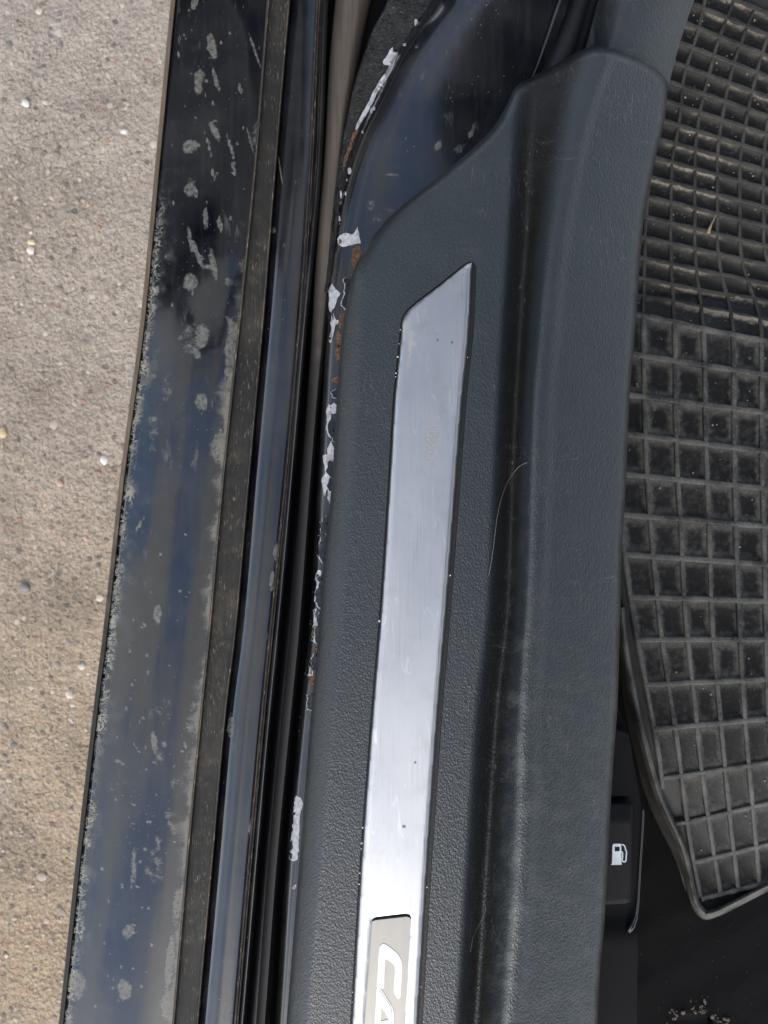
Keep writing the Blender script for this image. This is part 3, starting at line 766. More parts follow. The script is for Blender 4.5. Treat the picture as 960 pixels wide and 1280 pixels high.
rc = random.Random(11); v = 352.0
def ragged(cx, cy, ru, rv, n_=11):
    return [(cx + ru*math.cos(6.283*i/n_)*rc.uniform(.55, 1.25), cy + rv*math.sin(6.283*i/n_)*rc.uniform(.6, 1.2)) for i in range(n_)]
while v < 880:
    L_ = rc.uniform(5, 20); w_ = rc.uniform(3, 6.2) if v > 560 else rc.uniform(2.5, 6.5) if v > 430 else rc.uniform(3, 8)
    cu = float(LI(v)) - w_*rc.uniform(.2, .75); kind_ = rc.random(); L_ = L_*1.3 if v > 560 else L_; rust_ = .45 if v < 450 else .12
    p_ = ragged(cu, v, w_, L_*.6)
    if kind_ < rust_:
        heightfield('rust_spot', rag(p_, .5), lambda u, v: zflange(u, v) + .0007, 3, M_RUST, flange, skirt=.001, label='orange brown rust patch')
    elif kind_ < (.45 if v < 520 else .24):
        heightfield('paint_chip', rag(p_, .45), lambda u, v: zflange(u, v) + .0009, 3, M_CHIP, flange, skirt=.001)
    else:
        heightfield('paint_flake_rim', rag(p_, .25), lambda u, v: zflange(u, v) + .0007, 3, M_CHIP, flange, skirt=.001)
        heightfield('paint_flake', rag([(x_ + .9, cu*0 + y_*.93 + v*.07) for x_, y_ in p_], .15), lambda u, v: zflange(u, v) + .0014, 3, M_DARKCHIP, flange, skirt=.001)
    v += L_*(rc.uniform(.8, 1.5) if v > 540 else rc.uniform(.7, 2.4))
for q in range(13):                      # small nicks along the crest of the pillar
    v_ = rc.uniform(20, 330); cu = float(LCR(v_)) + rc.uniform(-2, 6); r_ = rc.uniform(.8, 2.6)
    heightfield('paint_chip' if rc.random() < .6 else 'rust_spot', rag(ragged(cu, v_, r_, r_*rc.uniform(1, 3), 8), .2, 2), lambda u, v: zpillar(u, v) + .0006, 3, M_CHIP if rc.random() < .6 else M_RUST, pillar, skirt=.001)

# thin bead of the door aperture at the top, tube seal
def vpath(pts, z, n=5): return [W(u, v, z(u, v) if callable(z) else z) for u, v in smooth_poly(pts, n)]
tube('aperture_bead', vpath([(662, 104), (672, 82), (686, 42), (701, -2), (722, -62), (785, -240)], lambda u, v: float(zpillar([u], [v])[0]) + .002), .0012, M_FLANGE, car)
tube('aperture_seal', vpath([(692, 100), (703, 72), (716, 34), (728, -6), (745, -62), (800, -240)], lambda u, v: -.030 + .05*max(0, -v)/240), .0085, M_BLACK, car, flat=.8)
tube('aperture_seal', vpath([(718, 84), (724, 66), (733, 34), (742, 0), (757, -60), (812, -240)], lambda u, v: -.014 + .05*max(0, -v)/240), .0026, M_PLASTIC, car)

# opened front door and the roof edge: out of frame, they shade the cabin and show in the gloss of the paint
def slab(name, corners, th, mat, parent, label=None):
    """bevelled panel: four corners, thickness along its normal"""
    c = [Vector(p) for p in corners]; nrm = (c[1] - c[0]).cross(c[3] - c[0]).normalized()
    bm = bmesh.new(); a = [bm.verts.new(p) for p in c]; b = [bm.verts.new(p + nrm*th) for p in c]
    bm.faces.new(a[::-1]); bm.faces.new(b)
    for i in range(4): bm.faces.new((a[i], a[(i+1) % 4], b[(i+1) % 4], b[i]))
    bmesh.ops.recalc_face_normals(bm, faces=bm.faces)
    bmesh.ops.bevel(bm, geom=bm.edges[:], offset=min(.012, th*.3), segments=3, affect='EDGES', profile=.6)
    vs_ = [tuple(v.co) for v in bm.verts]; fs_ = [tuple(v.index for v in f.verts) for f in bm.faces] if not bm.verts.index_update() else []
    bm.free(); return mesh_obj(name, vs_, fs_, mat, parent)
dv_ = Vector((-.985, .17, 0)); h0 = Vector((-.13, .375, 0))
def dpt(a, z): p = h0 + dv_*a; return (p.x, p.y + .06*max(0, z - .45)*0, z)
door = slab('door', [dpt(.0, -.08), dpt(1.02, -.08), dpt(1.02, .47), dpt(.0, .42)], .10, M_TRIM_DOOR, car)
slab('door_frame', [dpt(.0, .42), dpt(.05, .42), dpt(.50, .93), dpt(.44, .95)], .04, M_BLACK, door)
slab('door_frame', [dpt(.44, .90), dpt(1.0, .92), dpt(1.0, .97), dpt(.44, .95)], .04, M_BLACK, door)
slab('door_frame', [dpt(.96, .47), dpt(1.02, .47), dpt(1.0, .92), dpt(.95, .92)], .04, M_BLACK, door)
slab('armrest', [(.0 + dpt(.3, .26)[0], dpt(.3, .26)[1] - .06, .26), (dpt(.85, .26)[0], dpt(.85, .26)[1] - .06, .26), (dpt(.85, .31)[0], dpt(.85, .31)[1] - .06, .32), (dpt(.3, .31)[0], dpt(.3, .31)[1] - .06, .32)], .06, M_BLACK, door)
slab('roof', [(.33, -1.5, 1.04), (1.45, -1.5, 1.10), (1.45, .62, 1.10), (.33, .62, 1.02)], .05, M_TRIM_DOOR, car)

# ================================================================== sill trim
LM = off(LI, 29)
LL = line((-100, 648), (110, 640), (200, 641), (300, 638), (400, 632), (600, 622), (760, 615), (880, 601), (1080, 588), (1280, 576), (1500, 562))
LV1 = line((-100, 665), (110, 662), (200, 656), (300, 652), (400, 646), (600, 636), (760, 630), (880, 617), (1080, 603), (1280, 590), (1500, 576))
LV2 = line((-100, 730), (60, 716), (110, 700), (200, 684), (300, 668), (400, 657), (600, 644), (760, 637), (880, 624), (1080, 611), (1280, 600), (1500, 586))
LJ = line((-100, 800), (0, 772), (60, 752), (133, 722), (200, 705), (267, 692), (333, 682), (400, 675), (513, 665), (613, 662), (713, 659), (780, 655), (880, 649), (1047, 645), (1280, 628), (1500, 610))
KR = [(870, -20), (852, 40), (836, 98), (832, 143), (822, 187), (812, 233), (803, 290), (798, 353), (795, 400), (787, 497), (782, 613), (777, 697), (775, 780), (772, 880), (767, 947), (763, 1013), (758, 1113), (755, 1163), (750, 1213), (747, 1280), (737, 1500)]
LK = line(*[(p[1], p[0]) for p in KR])
TOP = smooth_poly([(437, 362), (443, 335), (460, 305), (483, 275), (517, 245), (552, 218), (588, 188), (616, 160), (634, 130), (645, 108), (667, 95), (690, 83), (707, 73), (723, 64), (738, 59), (754, 58), (773, 63), (790, 69), (807, 77), (822, 86), (836, 98)], 3)
left = [(float(LI(v)), v) for v in range(1540, 370, -30)]
right = [(float(LK(v)), v) for v in range(120, 1541, 20)]
trim_poly = left + TOP + right
trim_edge_poly = left + TOP            # rounded side
def ztrim(u, v):
    u = np.asarray(u, float); v = np.asarray(v, float)
    l, v1, v2, j, k = LL(v), LV1(v), LV2(v), LJ(v), LK(v)
    z = np.full_like(u, -.0012)
    deep = .5 + .5*sstep(40, 420, v)
    dv = -.0155*deep
    z = -.0012 + (dv + .0012)*sstep(l - 7, v1 + 4, u)
    crest = .012; a0 = v1 + 5; wj = np.maximum(j + 6 - a0, 1)
    t = np.clip((u - a0)/wj, 0, 1)
    z = np.where(u > a0, z + (crest - dv)*np.sin(t*math.pi/2)**1.75, z)
    z = np.where(u > j + 6, crest, z)
    j = j + 6
    t2 = np.clip((u - j)/np.maximum(k - j, 1), 0, 1)
    z = np.where(u > j, crest - .015*t2*sstep(0, .22, t2) - .004*t2**3, z)
    rr = np.clip((k - u)/9, 0, 1); z = np.where(u > j, z - .005*(1 - np.sqrt(np.clip(1 - (1 - rr)**2, 0, 1))), z)
    # left shoulder
    P = np.stack([u, v], 1)
    dd = polydist(P, trim_edge_poly, False)
    # on the long left side a wide bevel, at the top a tighter round edge
    wid = np.where(v > 430, 29., 29. - 17.*sstep(430, 300, v)); drop = .014*np.clip(wid/29, .45, 1)
    q = np.clip(dd/wid, 0, 1)
    z = z - drop*(1 - q)**1.7*.9
    r2 = np.clip(dd/5., 0, 1); z = z - .007*(1 - np.sqrt(np.clip(1 - (1 - r2)**2, 0, 1)))
    return z
LPL = line((380, 504), (400, 503), (500, 493.5), (600, 487.5), (760, 477), (880, 467), (1080, 452), (1280, 440), (1560, 421))
LPR = line((328, 590), (400, 587), (500, 577.5), (600, 570), (760, 558), (880, 548), (1080, 534), (1280, 522), (1560, 502))
plate_out = ([(float(LPL(v)), v) for v in range(1540, 405, -20)] + [(502.6, 403), (504.5, 396), (509, 389), (520, 379), (550, 356), (580, 332), (586, 328.2), (589.5, 328.5), (590.5, 332)]
             + [(float(LPR(v)), v) for v in range(345, 1541, 20)])
slot = ([(float(LPL(v)) - 2.6, v) for v in range(1525, 405, -20)] + [(501, 403), (503, 395.4), (508, 388), (519, 378), (549, 355), (579.4, 331), (586.5, 327), (592, 327.2), (595.5, 333)]
        + [(float(LPR(v)) + 6.0, v) for v in range(345, 1526, 20)])
trim = empty('sill_trim', (-.01, 0, -.035), 'dark grey grained plastic sill cover with raised ridge, holding a metal tread plate', 'sill trim')
SHARP[0] = 80
to = heightfield('trim_cover', trim_poly, ztrim, 3.2, M_TRIM, trim, holes=[slot], skirt=.02)
SHARP[0] = 48
# attribute: valley dirt and painted shade, ridge wear
me = to.data; uvv = np.zeros(len(me.vertices)); wear = np.zeros(len(me.vertices))
xyz = np.empty(len(me.vertices)*3); me.vertices.foreach_get('co', xyz); xyz = xyz.reshape(-1, 3)
k = S*(H - xyz[:, 2])/H; uu = xyz[:, 0]/k + 480; vv = 640 - xyz[:, 1]/k
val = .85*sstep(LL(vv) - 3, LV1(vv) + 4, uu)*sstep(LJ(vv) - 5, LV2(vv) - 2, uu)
wear = np.exp(-((uu - LJ(vv) + 4)/16)**2)*sstep(500, 950, vv) + .35*sstep(650, 1000, vv)*(uu > LJ(vv))
for nm, arr in (('valley', val), ('wear', wear)):
    a = me.attributes.new(nm, 'FLOAT', 'POINT'); a.data.foreach_set('value', arr.astype(np.float32))
# slot floor
heightfield('plate_recess', [(x, y) for x, y in slot], lambda u, v: np.full(len(u), -.0042), 30, M_BLACK, trim, res=15)

BADGE = [(464.5, 1152), (466, 1148), (470, 1146), (508, 1141.5), (512.5, 1143), (514, 1147)] + [(float(514 - (v - 1147)*.062), v) for v in range(1180, 1541, 40)] + [(float(464.5 - (v - 1152)*.0715), v) for v in range(1520, 1180, -40)]
def zplate(u, v):
    P = np.stack([u, v], 1); dd = polydist(P, plate_out); r = np.clip(dd/5.5, 0, 1)
    z = .0008 - .0022*(1 - np.sqrt(np.clip(1 - (1 - r)**2, 0, 1)))
    db = polydist(P, BADGE); r = np.clip(db/2.5, 0, 1)
    return z - .0005*(1 - np.sqrt(np.clip(1 - (1 - r)**2, 0, 1)))
plate = heightfield('tread_plate', plate_out, zplate, 3.0, M_ALU, trim, holes=[BADGE], skirt=.004, res=5)
BP = [(x, y) for x, y in BADGE]
bp = [(463.6, 1156), (465, 1152), (469, 1150.5), (508, 1146), (512, 1147), (513.8, 1150)] + BADGE[6:]
heightfield('name_badge', bp, lambda u, v: np.full(len(u), -.0006), 12, M_BADGE, plate, skirt=.002, res=10)
heightfield('badge_pocket', BADGE, lambda u, v: np.full(len(u), -.0022), 30, M_BLACK, plate, res=15)
L8 = lambda p: C(p, 8, 430, 1120)
zb = lambda h: (lambda u, v: np.full(len(u), -.0006 + h))
def letter(poly, holes=()):
    pl = smooth_poly(poly, 3, True)
    heightfield('letter', pl, zb(.00035), 2.0, M_LETTER, plate, holes=[h for h in holes], skirt=.0005, res=1.5)
def ring(poly, t, h):
    """thin engraved-looking outline strip following the letter"""
    P = np.array(resample(smooth_poly(poly, 3, True), 1.5)); n = len(P)
    T = np.roll(P, -1, 0) - np.roll(P, 1, 0); T /= np.linalg.norm(T, axis=1)[:, None]; N = np.stack([T[:, 1], -T[:, 0]], 1)
    ve = []; fa = []
    for i in range(n):
        for s in (-t/2, t/2): ve.append(W(*(P[i] + N[i]*s), -.0006 + h))
    for i in range(n):
        j = (i + 1) % n; fa.append((2*i, 2*i+1, 2*j+1, 2*j))
    mesh_obj('letter_outline', ve, fa, M_LETTERLINE, plate, smooth=False)
Cout = [(326, 905), (338, 760), (345, 620), (356, 525), (374, 492), (398, 482), (430, 496), (500, 548), (552, 605), (576, 665), (580, 740), (572, 880), (567, 990), (556, 1022), (543, 1030), (520, 1008), (500, 965), (499, 915), (508, 800), (508, 722), (490, 682), (445, 645), (416, 634), (408, 700), (404, 800), (401, 895), (393, 926), (380, 930), (362, 915), (344, 902)]
Cin = [(342, 870), (350, 760), (357, 630), (368, 540), (380, 510), (398, 502), (425, 512), (490, 560), (540, 615), (560, 670), (564, 740), (556, 870), (552, 975), (546, 995), (535, 985), (516, 950), (514, 915), (524, 800), (523, 715), (503, 668), (452, 628), (412, 612), (397, 640), (392, 760), (386, 890), (378, 896), (360, 880)]
letter(L8(Cout)); ring(L8(Cin), .55, .00042)
Aout = [(346, 908), (362, 925), (420, 1010), (470, 1090), (490, 1140), (497, 1200), (494, 1330), (470, 1420), (440, 1420), (440, 1310), (400, 1290), (360, 1300), (350, 1420), (296, 1420), (306, 1280), (318, 1080), (328, 930)]
Ahole = L8([(374, 1115), (410, 1165), (444, 1225), (436, 1240), (364, 1258), (370, 1180)])
letter(L8(Aout), [Ahole]); ring(L8([(352, 935), (410, 1020), (458, 1095), (475, 1145), (480, 1210), (476, 1330)][:6] + [(478, 1330), (480, 1210), (474, 1145), (457, 1097), (409, 1022)]), .5, .00042)
ring(L8([(366, 1095), (412, 1150), (452, 1222), (440, 1248), (358, 1268), (363, 1170)]), .5, .00042)

# grit caught along the plate edge
gv = []; gf = []
for i in range(17):
    v = random.choice([random.uniform(410, 470), random.uniform(470, 1270), random.uniform(1050, 1270)]); s = random.random() < .72
    u = float(LPL(v)) - 1.6 if s else float(LPR(v)) + 1.5
    vs_, fs_ = stone_mesh(random.uniform(.0003, .0006), 1, i); x, y, z = W(u, v, -.0008); b = len(gv)
    gv += [(p[0] + x, p[1] + y, p[2] + z) for p in vs_]; gf += [tuple(b + q for q in f) for f in fs_]
mesh_obj('grit', gv, gf, stone('pale_grit', (.5, .48, .44)), kind='stuff', label='pale grit caught along the edges of the tread plate', cat='grit')

# ================================================================== lever housing, lever
def zhouse(u, v):
    return np.full(len(u), -.0760) + .004*sstep(1140, 1175, v)
HOUSE = [(720, 880), (772, 880), (790, 940), (800, 1000), (804, 1018), (799, 1133), (797, 1180), (796, 1280), (790, 1540), (720, 1540)]
heightfield('lever_housing', HOUSE, zhouse, 8, M_PLASTIC, trim, skirt=.10)
tube('housing_rim', vpath([(803.5, 1012), (803, 1030), (800, 1080), (797, 1128), (793, 1150), (785, 1164)], -.0715, 6), [.0010]*18 + [.0012]*5 + [.0018]*3 + [.0024]*3 + [.0020]*2, M_FLANGE, trim, flat=.9)
heightfield('housing_block', [(735, 900), (786, 918), (790, 940), (791, 992), (789, 995), (735, 995)], lambda u, v: np.full(len(u), -.066), 8, M_PLASTIC, trim, skirt=.012)
lever = empty('fuel_lever', W(765, 1066, -.0775), 'black fuel flap release lever with a white pump symbol, beside the rubber mat', 'lever')
def zlev(u, v):
    P = np.stack([u, v], 1); dd = polydist(P, LEV); r = np.clip(dd/3.5, 0, 1)
    return -.0585 - .003*(1 - np.sqrt(np.clip(1 - (1 - r)**2, 0, 1))) - .004*sstep(1030, 1003, v)
LEV = [(735, 1004), (782, 1004), (790, 1006), (791, 1012), (788.5, 1124), (787, 1128), (782, 1129.5), (735, 1132)]
heightfield('lever_body', LEV, zlev, 3, M_LEVER, lever, skirt=.017)
zs = lambda u, v: np.full(len(u), -.0583)
P6 = lambda p: C(p, 6.4, 730, 960)
sym = P6([(217, 776), (219, 768), (224, 764), (228, 620), (232, 610), (240, 607), (285, 606), (294, 609), (298, 616), (300, 764), (303, 774)])
win = P6([(246, 629), (285, 628), (286, 665), (246, 667)])
heightfield('pump_symbol', sym, zs, 2, M_SYMBOL, lever, holes=[win], skirt=.0003, res=2)
hose = P6(smooth_poly([(300, 612), (318, 617), (329, 634), (333, 655), (340, 668), (338, 700), (335, 740), (326, 750), (312, 748), (306, 735), (309, 700), (307, 676), (299, 670)], 4))
hp = np.array(hose); T = np.gradient(hp, axis=0); T /= np.linalg.norm(T, axis=1)[:, None]; N = np.stack([T[:, 1], -T[:, 0]], 1)*.72
ve = []; fa = []
for i in range(len(hp)):
    for s in (-1, 1): ve.append(W(*(hp[i] + N[i]*s), -.0583 + .00002*(i % 2)))
for i in range(len(hp) - 1): fa.append((2*i, 2*i+1, 2*i+3, 2*i+2))
mesh_obj('pump_hose', ve, fa, M_SYMBOL, lever, smooth=False)

# ================================================================== kick panel
def zkick(u, v):
    u = np.asarray(u, float); v = np.asarray(v, float)
    j = LJ(v) + 16; k = LK(v) + 2; l = 748 - v*.10*1.0
    t = np.clip((u - l)/np.maximum(j - l, 5), 0, 1); z = -.020 + .018*np.sin(t*math.pi/2)
    t2 = np.clip((u - j)/np.maximum(k - j, 5), 0, 1); z = z - .013*t2**2.0
    return z + .05*np.clip(-v/240, 0, 1)
heightfield('kick_panel', [(820, -240), (765, -60), (746, 0), (727, 50), (722, 90), (800, 104), (836, 106), (850, 52), (871, -10), (890, -80), (930, -240)], zkick, 6, M_KICK, None, skirt=.06,
            label='smooth dark grey kick panel meeting the upper end of the sill cover', cat='kick panel')

# ================================================================== carpet and floor mat
ZC = -.205
def zcarpet(u, v): return ZC + .0015*np.sin(u*.21)*np.cos(v*.17) + np.clip((60 - v)/300, 0, 1)*.0
m_ = heightfield('carpet', [(690, -260), (1300, -260), (1300, 1560), (690, 1560)], zcarpet, 24, M_CARPET, None, holes=[smooth_poly([(836, 1290), (846, 1272), (865, 1266), (884, 1270), (897, 1282), (900, 1320), (870, 1340), (840, 1325)], 3, True)], skirt=.03,
            label='black car floor carpet showing beside the rubber mat', cat='carpet')
heightfield('carpet_backing', [(810, 1240), (930, 1240), (930, 1370), (810, 1370)], lambda u, v: np.full(len(u), ZC - .028), 30, M_BLACK, m_)
gv = []; gf = []
for i in range(150):
    if i < 122:
        a = random.uniform(math.pi*1.02, math.pi*1.9); a += .25*math.sin(a*7); r_ = 34 + abs(random.gauss(0, 6)); u = 868 + r_*math.cos(a)*1.05; v = 1298 + r_*math.sin(a)*.95
    else: u = random.uniform(800, 950); v = random.uniform(1150, 1270)
    sc = (.0003*math.exp(abs(random.gauss(0, .8))) if i < 122 else random.uniform(.0002, .0004)); sc = min(sc, .0016)
    vs_, fs_ = stone_mesh(sc, 1, i); x, y, z = W(u, v, ZC + .0012); b = len(gv)
    gv += [(p[0] + x, p[1] + y, p[2] + z) for p in vs_]; gf += [tuple(b + q for q in f) for f in fs_]
mesh_obj('crumbs', gv, gf, M_CRUMB, kind='stuff', label='dry dirt crumbs around the hole in the black carpet', cat='crumbs')

# mat surface in (column, row)
COLS = {0: [(-200, 905), (-40, 868), (0, 858), (43, 848), (100, 830), (150, 822), (213, 812), (300, 805), (423, 803), (563, 806), (670, 813), (767, 822), (880, 838), (940, 847), (1040, 860), (1110, 872)],
        1: [(-200, 935), (-40, 890), (0, 880), (43, 870), (100, 853), (150, 848), (213, 838), (300, 837), (423, 842), (563, 844), (670, 850), (767, 855), (880, 867), (940, 873), (1040, 887), (1110, 898)],
        2: [(-200, 970), (-40, 926), (0, 916), (50, 897), (100, 883), (143, 873), (200, 867), (300, 867), (423, 878), (563, 881), (670, 885), (767, 888), (880, 897), (940, 903), (1040, 913), (1110, 921)],
        3: [(-200, 1002), (-40, 958), (0, 946), (40, 930), (90, 913), (143, 902), (200, 895), (300, 895), (423, 915), (563, 916), (670, 918), (767, 922), (880, 928), (940, 933), (1040, 942), (1110, 948)],
        4: [(-200, 1036), (-40, 994), (0, 976), (40, 960), (100, 942), (157, 930), (213, 923), (300, 923), (423, 950), (563, 950), (670, 953), (767, 955), (880, 958), (940, 962), (1040, 970), (1110, 974)],
        5: [(-200, 1070), (-40, 1030), (0, 1008), (40, 990), (100, 970), (157, 957), (217, 952), (300, 953), (423, 986), (563, 986), (670, 987), (767, 988), (880, 989), (940, 992), (1040, 998), (1110, 1001)]}
CF = {k_: line(*p) for k_, p in COLS.items()}
CF[-1] = line((-200, 870), (-40, 840), (43, 822), (150, 795), (300, 774), (423, 766), (563, 768), (670, 777), (767, 790), (880, 811), (940, 822), (1040, 834), (1110, 846))
for k_ in (6, 7): CF[k_] = (lambda kk: (lambda v: CF[5](v) + (CF[5](v) - CF[4](v))*(kk - 5)))(k_)
CMAX = 7
def cfun(c, v):
    i = int(math.floor(c)); i = max(-1, min(CMAX - 1, i)); t = c - i
    return CF[i](v)*(1 - t) + CF[i+1](v)*t
low_rows = [(397, .194), (445, .156), (496, .131), (545, .125), (595, .10), (645, .081), (694, .069), (746, .031), (799, -.006), (855, -.045), (911, -.087), (974, -.15), (1037, -.23), (1091, -.245), (1140, -.25)]
up_rows = [(-48, .42), (-20, .41), (8, .40), (36, .385), (64, .37), (91, .35), (117, .33), (143, .31), (168, .29), (193, .275), (219, .26), (244, .25), (270, .24), (296, .225), (322, .21), (348, .20), (372, .195)]
ROWS = up_rows + low_rows; NR = len(ROWS); NUP = len(up_rows)
def zmat(v):
    v = np.asarray(v, float)
    z = -.150 - .016*sstep(412, 366, v) + .045*np.clip((372 - v)/400, 0, 2)
    return z - .030*sstep(900, 1110, v)
def surf(c, r, h=0.0):
    r0 = max(0, min(NR - 2, int(math.floor(r)))); t = r - r0
    a = ROWS[r0][0]*(1-t) + ROWS[r0+1][0]*t; s = ROWS[r0][1]*(1-t) + ROWS[r0+1][1]*t
    v = a
    for _ in range(6):
        u = float(cfun(c, v)); v = a + s*(u - 800)
    return u, v, float(zmat(v)) + h
def spt(c, r, h=0.0):
    u, v, z = surf(c, r, h); return Vector(W(u, v, z))
def snorm(c, r):
    e = .08; a = spt(c + e, r) - spt(c - e, r); b = spt(c, r - e) - spt(c, r + e); return a.cross(b).normalized()

MATB = [(772, 760), (776, 800), (784, 850), (794, 900), (806, 945), (820, 992), (834, 1026), (848, 1058), (857, 1088), (862, 1112), (868, 1133), (880, 1147), (897, 1144), (925, 1130), (960, 1113), (1020, 1086), (1110, 1050), (1160, 1035)]
MB = smooth_poly(MATB, 4)
mat_poly = [(690, 760)] + MB + [(1160, -250), (870, -250), (800, 0), (740, 300), (690, 600)]
fm = empty('floor_mat', tuple(W(900, 700, ZC)), 'worn black rubber floor mat with dusty square pockets in the footwell', 'floor mat')
def zsheet(u, v):
    return zmat(v) - .0008
heightfield('mat_sheet', mat_poly, zsheet, 12, M_RUB, fm, skirt=.004)
# raised rim and outward skirt
rimP = [Vector(W(u, v, float(zmat(v)) + .006)) for u, v in MB]
n = len(MB); Pm = np.array(MB); T = np.gradient(Pm, axis=0); T /= np.linalg.norm(T, axis=1)[:, None]; N = np.stack([-T[:, 1], T[:, 0]], 1)
if N[10, 0] > 0: N = -N                          # outward
ve = []; fa = []; prof = [(-9, .0), (-7.5, .0075), (-5, .009), (-2.5, .008), (-.5, .002), (1.5, -.002)]
for i in range(n):
    wob = .0012*math.sin(i*.55) + .0007*math.sin(i*1.7)
    for o_, h_ in prof:
        p = Pm[i] + N[i]*(o_ + 1.2*math.sin(i*.4)*.4); ve.append(W(p[0], p[1], float(zmat(Pm[i, 1])) + h_ + wob*(h_ > .003)))
k_ = len(prof)
for i in range(n - 1):
    for q in range(k_ - 1): fa.append((i*k_+q, i*k_+q+1, (i+1)*k_+q+1, (i+1)*k_+q))
mesh_obj('mat_rim', ve, fa, M_RIB, fm)
outw = line((760, 3), (850, 8), (900, 11), (980, 13), (1040, 11), (1090, 8), (1150, 2)); ve = []; fa = []
for i in range(n):
    ow = float(outw(min(1150, Pm[i, 1]))) if i < n*.68 else 2.0
    ow = max(2.0, ow)
    zz = float(zmat(Pm[i, 1]))
    for o_, h_ in ((-1, -.002), (ow*.35, -.010), (ow*.8, -.022), (ow, -.026), (ow - 1, -.029)):
        p = Pm[i] + N[i]*(o_ + .8*math.sin(i*.33)*(o_ > 0)); ve.append(W(p[0], p[1], max(ZC + .003, zz + h_)))
for i in range(n - 1):
    for q in range(4): fa.append((i*5+q, i*5+q+1, (i+1)*5+q+1, (i+1)*5+q))
mesh_obj('mat_skirt', ve, fa, M_RUB, fm)

inner = mat_poly
inner_d = MB
def inside(c, r, marg):
    u, v, _ = surf(c, r); P = np.array([[u, v]])
    return bool(inpoly(P, mat_poly)[0]) and polydist(P, inner_d, False)[0] > marg

def rib_mesh(samples, hw, hh, top=.62, across='c'):
    """samples: list of (c, r); makes a strip with sloped sides"""
    ve = []; fa = []
    for i, (c, r) in enumerate(samples):
        p = spt(c, r); nrm = snorm(c, r)
        a = samples[max(i-1, 0)]; b = samples[min(i+1, len(samples)-1)]
        t = (spt(*b) - spt(*a)).normalized(); side = t.cross(nrm).normalized()
        j = 1 + .10*math.sin(c*7.1 + r*3.3)
        for (s_, h_) in ((-1, -.0005), (-top, hh*.92), (-top*.5, hh), (top*.5, hh), (top, hh*.92), (1, -.0005)):
            ve.append(p + side*s_*hw*j + nrm*h_*j)
    for i in range(len(samples) - 1):
        for q in range(5): fa.append((i*6+q, i*6+q+1, (i+1)*6+q+1, (i+1)*6+q))
    fa.append(tuple(range(6))); fa.append(tuple(range((len(samples)-1)*6, len(samples)*6))[::-1])
    return ve, fa
def fixn(me):
    bm = bmesh.new(); bm.from_mesh(me); bmesh.ops.recalc_face_normals(bm, faces=bm.faces); bm.to_mesh(me); bm.free()
def runs(samples, marg):
    out = []; cur = []
    for s_ in samples:
        if inside(*s_, marg): cur.append(s_)
        else:
            if len(cur) > 2: out.append(cur)
            cur = []
    if len(cur) > 2: out.append(cur)
    return out
for k_, (rv, rs_) in enumerate(ROWS):
    up = k_ < NUP
    for run in runs([(c, float(k_)) for c in np.arange(-1, CMAX + .01, .34)], 5):
        ve, fa = rib_mesh(run, (.0022 if up else .0027), (.0034 if up else .0040))
        o = mesh_obj('cross_rib', ve, fa, M_RIBT if up else M_RIB, fm, smooth=False); fixn(o.data)
for c in range(-1, CMAX + 1):
    for run in runs([(float(c), r) for r in np.arange(0, NR - 1 + .01, .34)], 5):
        for part in ([q for q in run if q[1] <= NUP], [q for q in run if q[1] >= NUP - .2]):
            if len(part) < 3: continue
            up = part[0][1] < NUP - 1
            ve, fa = rib_mesh(part, .0018 if up else .0023, .0032 if up else .0037)
            o = mesh_obj('long_rib', ve, fa, M_RIBT if up else M_RIB, fm, smooth=False); fixn(o.data)
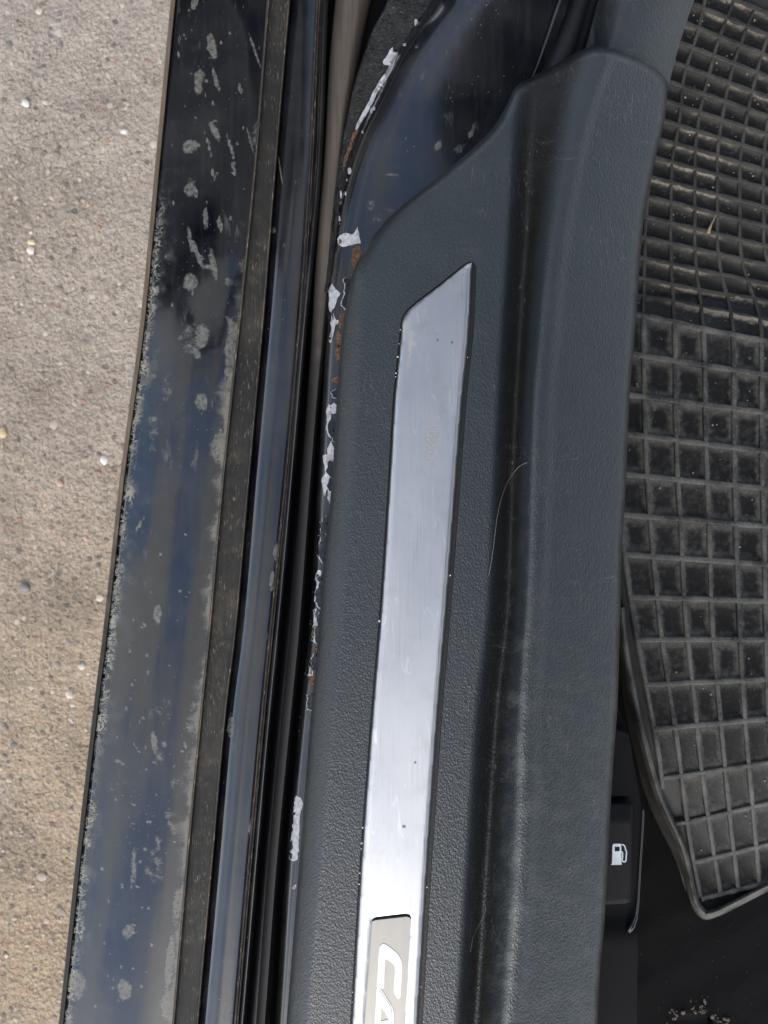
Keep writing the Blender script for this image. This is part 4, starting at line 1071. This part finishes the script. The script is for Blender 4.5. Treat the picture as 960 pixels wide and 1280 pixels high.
# pocket floors
for k_ in range(NR - 1):
    for c in range(-1, CMAX):
        if surf(c, k_)[0] > 1090: continue
        if not all(inside(c + a, k_ + b, 4) for a in (0.02, .98) for b in (0.02, .98)): continue
        up = k_ < NUP
        g = 5; ve = []; uv = []
        dx = .07; dy = .05
        for i in range(g):
            for j in range(g):
                x = dx + (1 - 2*dx)*i/(g-1); y = dy + (1 - 2*dy)*j/(g-1)
                ed = max(abs(x - .5), abs(y - .5))*2
                tilt = 0
                if up: tilt = .0018*max(0, 1 - y/.34)                  # step face at the far side of each toe pocket
                h = .0006 + .0016*max(0, ed - .72)/.28 + tilt + random.uniform(-1, 1)*.00015
                ve.append(spt(c + x, k_ + y) + snorm(c + x, k_ + y)*h); uv.append((x, y))
        fa = [(i*g+j, i*g+j+1, (i+1)*g+j+1, (i+1)*g+j) for i in range(g-1) for j in range(g-1)]
        mesh_obj('mat_pocket', ve, fa, M_CELLT if up else M_CELL, fm, uvs={'cell': uv})

# stalk on the mat, hair in the valley, crumbs on the mat
def onmat(u, v, h): return W(u, v, float(zmat(v)) + h)
tube('dry_stalk', [onmat(895, 269, .0075), (onmat(890, 279, .008)), onmat(886, 288, .0075), onmat(885, 291, .0065)], [.0004, .0005, .0012, .0018], M_STRAW, None, seg=6, label='tiny dry plant stalk lying on the dusty rubber mat', cat='stalk')
hp_ = smooth_poly([(659, 578), (648, 584), (636, 600), (627, 622), (621, 650), (616, 690), (611, 720)], 6)
tube('hair', [W(u, v, float(ztrim([u], [v])[0]) + .0007) for u, v in hp_], .00016, M_HAIR, None, seg=5, label='long pale hair lying across the dark valley of the sill cover', cat='hair')
hp_ = smooth_poly([(604, 1126), (607, 1136), (601, 1152), (592, 1170), (588, 1190)], 6)
tube('hair', [W(u, v, float(ztrim([u], [v])[0]) + .0006) for u, v in hp_], .00012, M_HAIR, None, seg=5, label='short pale hair low in the valley of the sill cover', cat='hair')
gv = []; gf = []
for i in range(260):
    c = random.uniform(-.3, 5.3); r = random.uniform(0, NR - 2.2)
    if not inside(c, r, 12): continue
    s_ = random.uniform(.00025, .0008)
    vs_, fs_ = stone_mesh(s_, 1, i % 40); p = spt(c, r) + snorm(c, r)*.0014; b = len(gv)
    gv += [(q[0] + p.x, q[1] + p.y, q[2] + p.z) for q in vs_]; gf += [tuple(b + q for q in f) for f in fs_]
mesh_obj('sand', gv, gf, stone('sand_grain', (.20, .18, .15)), kind='stuff', label='sand grains scattered over the rubber mat', cat='sand')
